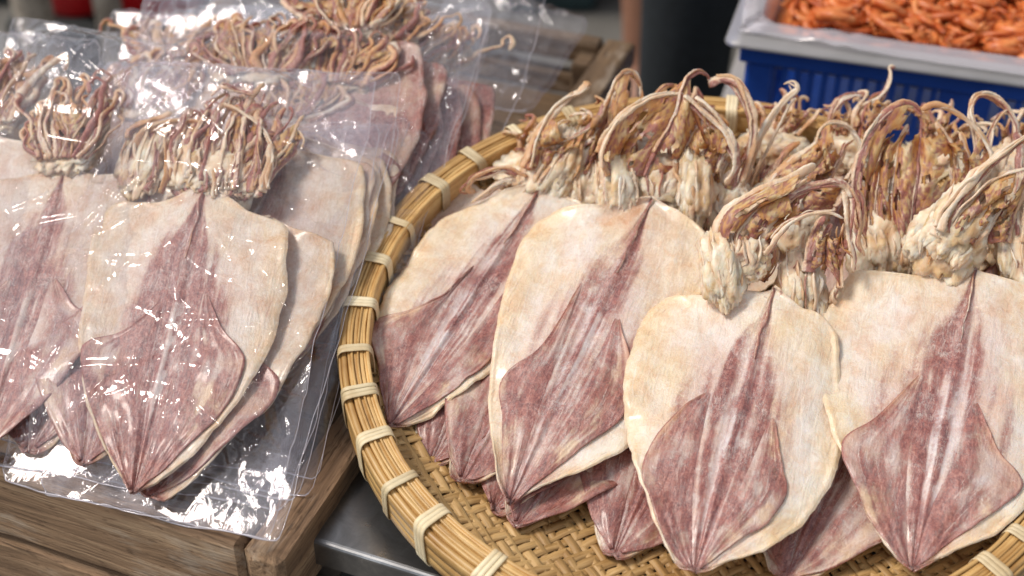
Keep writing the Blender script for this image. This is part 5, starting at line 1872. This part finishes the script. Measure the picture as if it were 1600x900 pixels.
def tubmesh(name, mat, rings, parent):
    m = len(rings[0])
    V = np.concatenate(rings)
    F = []
    for i in range(len(rings) - 1):
        for k in range(m):
            F.append([i * m + k, i * m + (k + 1) % m, (i + 1) * m + (k + 1) % m, (i + 1) * m + k])
    F.append(list(range((len(rings) - 1) * m, len(rings) * m)))
    o = part(name, V, F, mat, parent, smooth=True)
    bm_fix(o.data)
    return o


rg = lambda ins, z, r: ringpts(-.022 + ins, BW + .022 - ins, -.022 + ins, BD + .022 - ins, r, z)
tubmesh('tub_shell', M_TUB, [rg(.004, .0005, .012), rg(0, .0025, .014), rg(.002, .006, .014), rg(.026, .011, .02), rg(.030, .010, .02), rg(.036, -.030, .02), rg(.036, -.034, .02)], tub)
# the pinkish sheet lining the tub, rolled over its edge
lin = thing('plastic_liner', 'pinkish clear plastic sheet lining the shrimp tub, rolled along the edge', 'liner', M=MBc)
nth, nsx = 160, 12
base = catmull(np.vstack([ringpts(.010, BW - .010, .010, BD - .010, .03, .0), ringpts(.010, BW - .010, .010, BD - .010, .03, .0)[:1]]), nth + 1)[:-1]
cen = base.mean(0)
tt = np.linspace(0, 1, nth, endpoint=False)
wv1 = (fbm(n3(np.cos(tt * 6.283) * 5, np.sin(tt * 6.283) * 5, 3.), 3) - .5)
wv2 = (fbm(n3(np.cos(tt * 6.283) * 14, np.sin(tt * 6.283) * 14, 8.), 3) - .5)
prof = [(-.010, -.020), (-.004, .004), (.002, .013), (.008, .017), (.015, .016), (.020, .0135), (.024, .0125), (.026, .0105)]
Pl = np.zeros((nth, len(prof), 3))
nrm = base - cen; nrm[:, 2] = 0; nrm /= np.linalg.norm(nrm, axis=1, keepdims=True)
for j, (o_, z_) in enumerate(prof):
    g = min(1, j / 4)
    Pl[:, j] = base + nrm * (o_ + (wv1 * .016 + wv2 * .008)[:, None] * g * .6)
    Pl[:, j, 2] = z_ + .003 + (wv2 * .010 + wv1 * .006) * g + .0022 * (j == 3)
idx = np.arange(nth * len(prof)).reshape(nth, len(prof))
F = np.stack([idx[:, :-1], np.roll(idx, -1, 0)[:, :-1], np.roll(idx, -1, 0)[:, 1:], idx[:, 1:]], -1).reshape(-1, 4)
part('sheet', Pl, F, M_LINER, lin)


def shrimp_mesh(seed):
    rng = np.random.RandomState(seed)
    n, m = 22, 8
    t = np.linspace(0, 1, n)
    span = rng.uniform(2.2, 5.0)
    a = -span / 2 + span * t
    Rr = .0105 * (4.2 / (span + .6)) ** .6 * (1 + .12 * np.sin(t * 7))
    cx, cy = Rr * np.cos(a), Rr * np.sin(a)
    cz = .002 * np.sin(t * 3 + seed)
    rad = .0033 * (1 - .62 * t) * sst(-.12, .10, t)
    seg = 1 + .16 * np.abs(np.sin(t * np.pi * 8))
    rad = rad * seg
    th = np.linspace(0, 2 * np.pi, m, endpoint=False)
    P = np.zeros((n, m, 3))
    for j, h in enumerate(th):
        rr = rad * (1 + .1 * math.cos(h))
        P[:, j] = np.stack([(Rr + rr * math.cos(h)) * np.cos(a), (Rr + rr * math.cos(h)) * np.sin(a), cz + rr * .9 * math.sin(h)], -1)
    V = [P.reshape(-1, 3)]
    idx = np.arange(n * m).reshape(n, m)
    F = [list(f) for f in np.stack([idx[:-1], idx[1:], np.roll(idx, -1, 1)[1:], np.roll(idx, -1, 1)[:-1]], -1).reshape(-1, 4)]
    off = n * m
    # tail fan of three blades and a few feelers
    e = P[-1].mean(0); d = P[-1].mean(0) - P[-3].mean(0); d /= np.linalg.norm(d)
    pn = np.array([0, 0, 1.])
    for s in (-.5, 0, .5):
        dd = d + pn * s; dd /= np.linalg.norm(dd)
        w = np.cross(dd, np.cross(d, pn)); w = w / (np.linalg.norm(w) + 1e-9) * .0016
        q = [e, e + dd * .005 + w, e + dd * .0085, e + dd * .005 - w]
        q2 = [p_ + np.cross(dd, w) * .25 for p_ in q]
        V.append(np.array(q + q2))
        F += [[off, off + 1, off + 2, off + 3], [off + 7, off + 6, off + 5, off + 4]] + [[off + (k + 1) % 4, off + k, off + 4 + k, off + 4 + (k + 1) % 4] for k in range(4)]
        off += 8
    return mk_mesh('dried_shrimp', np.concatenate(V), F, M_SHRIMP)


SHM = [shrimp_mesh(40 + i) for i in range(6)]
rs = np.random.RandomState(21)
pile = link('shrimp_pile', None) if False else None
# the heap's lower mass, one lumpy body of packed shrimp
nu_, nv_ = 60, 44
gu, gv = np.meshgrid(np.linspace(.018, BW - .018, nu_), np.linspace(.018, BD - .018, nv_), indexing='ij')


def heap_z(x, y):
    e = np.minimum(np.minimum(x - .01, BW - .01 - x), np.minimum(y - .01, BD - .01 - y))
    return -.008 + .042 * sst(0, .16, e) + .012 * (fbm(n3(np.asarray(x) * 16., np.asarray(y) * 16., 2.), 3) - .5)


hz = heap_z(gu, gv) - .007 + .006 * (ridged(n3(gu * 90, gv * 90, 1.), 2) - .5)
Ph = np.stack([gu, gv, hz], -1)
Nh = np.zeros_like(Ph); Nh[..., 2] = 1
Vh, Fh = solid_sheet(Ph, Nh, .02)
hp = link('packed_shrimp', mk_mesh('packed_shrimp', Vh, Fh, M_SHRIMP))
hp.matrix_world = MBc
hp['label'] = 'packed orange dried shrimp deeper in the tub heap'
hp['category'] = 'shrimp'
hp['kind'] = 'stuff'
cnt = 0
for i in range(2000):
    x, y = rs.uniform(.050, BW - .050), rs.uniform(.046, .31)
    w = MBc @ Vector((x, y, .03))
    q = px_of(w)
    if not (1190 < q[0] < 1640 and -40 < q[1] < 140):
        continue
    o = bpy.data.objects.new('dried_shrimp', SHM[i % 6])
    COL.objects.link(o)
    z = max(float(heap_z(np.array(x), np.array(y))), .004) + rs.uniform(.000, .007)
    R3 = Matrix.Rotation(rs.uniform(0, 6.28), 4, 'Z') @ Matrix.Rotation(rs.uniform(-.5, .5), 4, 'X') @ Matrix.Rotation(rs.uniform(-.5, .5), 4, 'Y')
    o.matrix_world = MBc @ Matrix.Translation((x, y, z)) @ R3 @ Matrix.Scale(rs.uniform(1.3, 2.1), 4)
    o['label'] = 'curled orange dried shrimp heaped in the tub on the blue crate'
    o['category'] = 'shrimp'
    o['group'] = 'dried shrimp heaped in the tub'
    cnt += 1
    if cnt >= 290:
        break

# ------------------------------------------------------------------ people and things behind
def skin_body(name, verts, edges, radii, mat, parent, levels=2, root=0):
    me = bpy.data.meshes.new(name)
    me.from_pydata(verts, edges, [])
    o = bpy.data.objects.new(name, me)
    COL.objects.link(o)
    o.parent = parent
    m = o.modifiers.new('skin', 'SKIN')
    for i, r in enumerate(radii):
        r = r if isinstance(r, tuple) else (r, r)
        me.skin_vertices[0].data[i].radius = r
    me.skin_vertices[0].data[root].use_root = True
    s = o.modifiers.new('sub', 'SUBSURF')
    s.levels = s.render_levels = levels
    m.use_smooth_shade = True
    me.materials.append(mat)
    return o


pc = at_z(1150, 40, 0.50)
person = thing('person', 'person in dark navy trousers standing beyond the bamboo tray, one hand hanging', 'person', loc=(pc[0], pc[1], 0))
person.rotation_euler = (0, 0, RAD(8))
# trousers: pelvis and both legs in one skin
pv = [(0, 0, .94), (0, 0, 1.02), (-.075, .0, .86), (-.078, -.02, .50), (-.080, .02, .10), (.085, .02, .86), (.095, .00, .50), (.10, .05, .10)]
skin_body('trousers', pv, [(0, 1), (0, 2), (2, 3), (3, 4), (0, 5), (5, 6), (6, 7)], [(.16, .12), (.16, .12), .092, .074, .066, .092, .074, .066], M_TROUSER, person)
for sx, yy in ((-.080, .02), (.10, .05)):
    skin_body('shoe', [(sx, yy + .03, .05), (sx, yy - .05, .045), (sx, yy - .15, .035)], [(0, 1), (1, 2)], [.045, .045, .038], M_SHOE, person)
# upper body stooping a little forward; arms; neck and head
bv = [(0, 0, 1.00), (0, -.03, 1.15), (0, -.08, 1.32), (0, -.12, 1.44), (0, -.15, 1.52), (0, -.18, 1.60), (0, -.20, 1.70),
      (-.17, -.10, 1.40), (-.21, -.10, 1.12), (-.205, -.13, .90), (.17, -.10, 1.40), (.22, -.08, 1.12), (.22, -.16, .90)]
skin_body('body', bv, [(0, 1), (1, 2), (2, 3), (3, 4), (4, 5), (5, 6), (3, 7), (7, 8), (8, 9), (3, 10), (10, 11), (11, 12)],
          [(.15, .11), (.15, .11), (.17, .12), (.12, .09), .055, (.080, .095), (.072, .09), .058, .046, .034, .058, .046, .034], M_SKIN, person)
sv = [(0, 0, .99), (0, -.03, 1.15), (0, -.08, 1.32), (0, -.115, 1.44), (-.175, -.10, 1.40), (-.20, -.10, 1.22), (.175, -.10, 1.40), (.205, -.09, 1.22)]
skin_body('shirt', sv, [(0, 1), (1, 2), (2, 3), (3, 4), (4, 5), (3, 6), (6, 7)], [(.17, .13), (.165, .125), (.185, .135), (.12, .10), .072, .066, .072, .066], M_SHIRT, person)
skin_body('hair', [(0, -.175, 1.70), (0, -.16, 1.76)], [(0, 1)], [(.086, .10), (.075, .09)], M_HAIR, person)
for sx in (-1, 1):
    bxp, byp, bzp = (-.205, -.13, .90) if sx < 0 else (.22, -.16, .90)
    hv = [(bxp, byp, bzp), (bxp, byp - .01, bzp - .09)]
    he = [(0, 1)]
    hr = [.030, .034]
    for q in range(4):
        k0 = len(hv)
        yy = byp - .03 + q * .019
        ln = (.075, .085, .08, .062)[q]
        hv += [(bxp, yy, bzp - .10), (bxp + sx * -.004, yy - .004, bzp - .10 - ln * .5), (bxp + sx * -.016, yy - .006, bzp - .10 - ln)]
        he += [(1, k0), (k0, k0 + 1), (k0 + 1, k0 + 2)]
        hr += [.0095, .0088, .0075]
    k0 = len(hv)
    hv += [(bxp - sx * .01, byp - .045, bzp - .055), (bxp - sx * .016, byp - .058, bzp - .10)]
    he += [(0, k0), (k0, k0 + 1)]
    hr += [.011, .009]
    skin_body('hand', hv, he, hr, M_SKIN, person, levels=1)

# second person, further off, bare lower leg beside the trousers
pq = at_z(1012, 25, 0.22)
p2 = thing('person', 'person with bare legs in dark shorts and sandals standing far behind the tray', 'person', loc=(pq[0] + .06, pq[1], 0))
lv = [(0, 0, .94), (-.06, 0, .84), (-.065, -.01, .48), (-.066, .035, .34), (-.066, .03, .10), (-.066, -.02, .045), (-.066, -.12, .03),
      (.12, 0, .84), (.16, .01, .48), (.165, .05, .34), (.165, .04, .10), (.165, -.01, .045), (.165, -.11, .03),
      (0, 0, 1.2), (0, 0, 1.42), (0, 0, 1.52), (0, -.01, 1.62), (0, -.01, 1.72), (-.19, 0, 1.36), (-.25, 0, 1.08), (-.24, -.06, .86), (.19, 0, 1.36), (.25, 0, 1.08), (.24, -.06, .86)]
le = [(0, 1), (1, 2), (2, 3), (3, 4), (4, 5), (5, 6), (0, 7), (7, 8), (8, 9), (9, 10), (10, 11), (11, 12), (0, 13), (13, 14), (14, 15), (15, 16), (16, 17), (14, 18), (18, 19), (19, 20), (14, 21), (21, 22), (22, 23)]
lr = [(.15, .11), .085, .056, .055, .036, .038, .032, .085, .056, .055, .036, .038, .032, (.15, .11), (.16, .10), .055, (.075, .09), (.068, .085), .055, .045, .032, .055, .045, .032]
skin_body('body', lv, le, lr, M_SKIN, p2)
skin_body('shorts', [(0, 0, 1.0), (0, 0, .92), (-.065, 0, .80), (-.07, 0, .58), (.12, 0, .80), (.16, 0, .58)], [(0, 1), (1, 2), (2, 3), (1, 4), (4, 5)], [(.17, .13), (.17, .13), .11, .095, .11, .095], M_BLACK, p2)
skin_body('shirt', [(0, 0, 1.0), (0, 0, 1.2), (0, 0, 1.42), (-.19, 0, 1.37), (-.225, 0, 1.18), (.19, 0, 1.37), (.225, 0, 1.18)], [(0, 1), (1, 2), (2, 3), (3, 4), (2, 5), (5, 6)], [(.17, .13), (.165, .12), (.15, .11), .07, .062, .07, .062], M_TEAL, p2)
skin_body('hair', [(0, .01, 1.72), (0, .01, 1.77)], [(0, 1)], [(.08, .095), (.07, .085)], M_HAIR, p2)
for sx in (-.066, .165):
    V, F = box_data(sx - .045, sx + .045, -.17, .07, .0005, .022, .008)
    part('sandal', V, F, M_BLACK, p2, smooth=False)

# wooden stand with round legs and red basins beyond the crate on the left
w0 = at_z(55, 30, .30)
w1 = at_z(172, 30, .30)
ws = thing('wooden_stand', 'greyed wooden stand behind the bags, red basins beneath it', 'stand', loc=(w0[0], w0[1], 0))
gap = w1[0] - w0[0]


def leg_lathe(name, parent, x, y, h, r, mat, flare=0.0):
    pr = [(r + flare, 0.0005), (r + flare * .9, .02), (r + flare * .35, .07), (r, .14), (r * .94, h * .6), (r * .97, h)]
    n = 20
    V, F = [], []
    for (rr, z) in pr:
        for k in range(n):
            a = 2 * math.pi * k / n
            V.append((x + rr * math.cos(a), y + rr * math.sin(a), z))
    for i in range(len(pr) - 1):
        for k in range(n):
            F.append([i * n + k, i * n + (k + 1) % n, (i + 1) * n + (k + 1) % n, (i + 1) * n + k])
    F.append(list(range((len(pr) - 1) * n, len(pr) * n)))
    F.append(list(range(n))[::-1])
    return part(name, V, F, mat, parent)


leg_lathe('leg', ws, 0, 0, .74, .036, M_POST)
leg_lathe('leg', ws, gap, 0, .74, .026, M_POST, .02)
leg_lathe('leg', ws, gap * 2.0, .5, .74, .030, M_POST)
leg_lathe('leg', ws, 0, .55, .74, .032, M_POST)
pbox('stand_top', ws, M_POST, -.08, gap * 2.0 + .10, -.08, .65, .7402, .775, bev=.004)
pbox('low_rail', ws, M_POST, .03, gap - .03, -.012, .012, .10, .14, bev=.004)


def basin(label, c, r, h, z0, mat):
    t = thing('red_basin', label, 'basin', 'red basins under the wooden stand', loc=(c[0], c[1], z0))
    pr = [(r * .70, 0.0), (r * .80, .004), (r * .95, h * .8), (r * 1.0, h - .006), (r * 1.06, h), (r * 1.06, h - .004 + .008), (r * .98, h + .002), (r * .92, h * .75), (r * .76, .010)]
    n = 40
    V, F = [], []
    for (rr, z) in pr:
        for k in range(n):
            a = 2 * math.pi * k / n
            V.append((rr * math.cos(a), rr * math.sin(a), z))
    for i in range(len(pr) - 1):
        for k in range(n):
            F.append([i * n + k, i * n + (k + 1) % n, (i + 1) * n + (k + 1) % n, (i + 1) * n + k])
    F.append(list(range(n))[::-1])
    F.append(list(range((len(pr) - 1) * n, len(pr) * n)))
    o = part('basin_shell', V, F, mat, t)
    bm_fix(o.data)
    return t


cr1 = at_z(108, 40, .19)
cr2 = at_z(236, 44, .19)
zst2 = .19
for lab, c, rr in (('red plastic basin between the two wooden legs', cr1, .10), ('red plastic basin right of the thinner wooden leg', cr2, .105)):
    c = np.array([c[0], c[1] + .11, 0])
    sd = thing('dark_box', 'dark plastic box under a red basin, %s' % ('between the wooden legs' if rr == .10 else 'right of the thinner leg'), 'box', loc=(c[0], c[1], 0))
    V, F = box_data(-.13, .13, -.10, .14, .0005, zst2 - .001, .006)
    part('box_body', V, F, M_BLACK, sd, smooth=False)
    basin(lab, c, rr, .16, zst2, M_RED)
dk = at_z(20, 20, .05)
t = thing('dark_box', 'low dark plastic box on the floor at the upper left corner of the photo', 'box', loc=(dk[0], dk[1] + .25, 0))
V, F = box_data(-.22, .10, -.12, .14, .0005, .16, .006)
part('box_body', V, F, M_BLACK, t, smooth=False)
# dark bins on the floor beyond the crate, and a pale slab by them
d0 = at_z(880, 28, 0.0)
t = thing('teal_bin', 'dark teal bin on the floor beyond the far bags', 'bin', loc=(d0[0], d0[1] + .12, 0))
V, F = box_data(-.14, .075, -.10, .16, .0005, .30, .012)
part('bin_body', V, F, M_TEAL, t, smooth=False)
V, F = box_data(-.148, .083, -.108, .168, .3002, .325, .006)
part('bin_lid', V, F, M_TEAL, t, smooth=False)
d1 = at_z(985, 6, 0.0)
t = thing('black_bin', 'black bin on the floor beside the bare legs', 'bin', loc=(d1[0], d1[1] + .20, 0))
V, F = box_data(-.09, .14, -.12, .16, .0005, .32, .012)
part('bin_body', V, F, M_BLACK, t, smooth=False)
V, F = box_data(-.098, .148, -.128, .168, .3202, .345, .006)
part('bin_lid', V, F, M_BLACK, t, smooth=False)
d2 = at_z(1225, -10, 0.0)
t = thing('black_bin', 'black bin on the floor right of the dark trousers', 'bin', loc=(d2[0] - .02, d2[1] + .15, 0))
V, F = box_data(-.20, .30, -.30, .20, .0005, .46, .012)
part('bin_body', V, F, M_BLACK, t, smooth=False)
V, F = box_data(-.208, .308, -.308, .208, .4602, .485, .006)
part('bin_lid', V, F, M_BLACK, t, smooth=False)
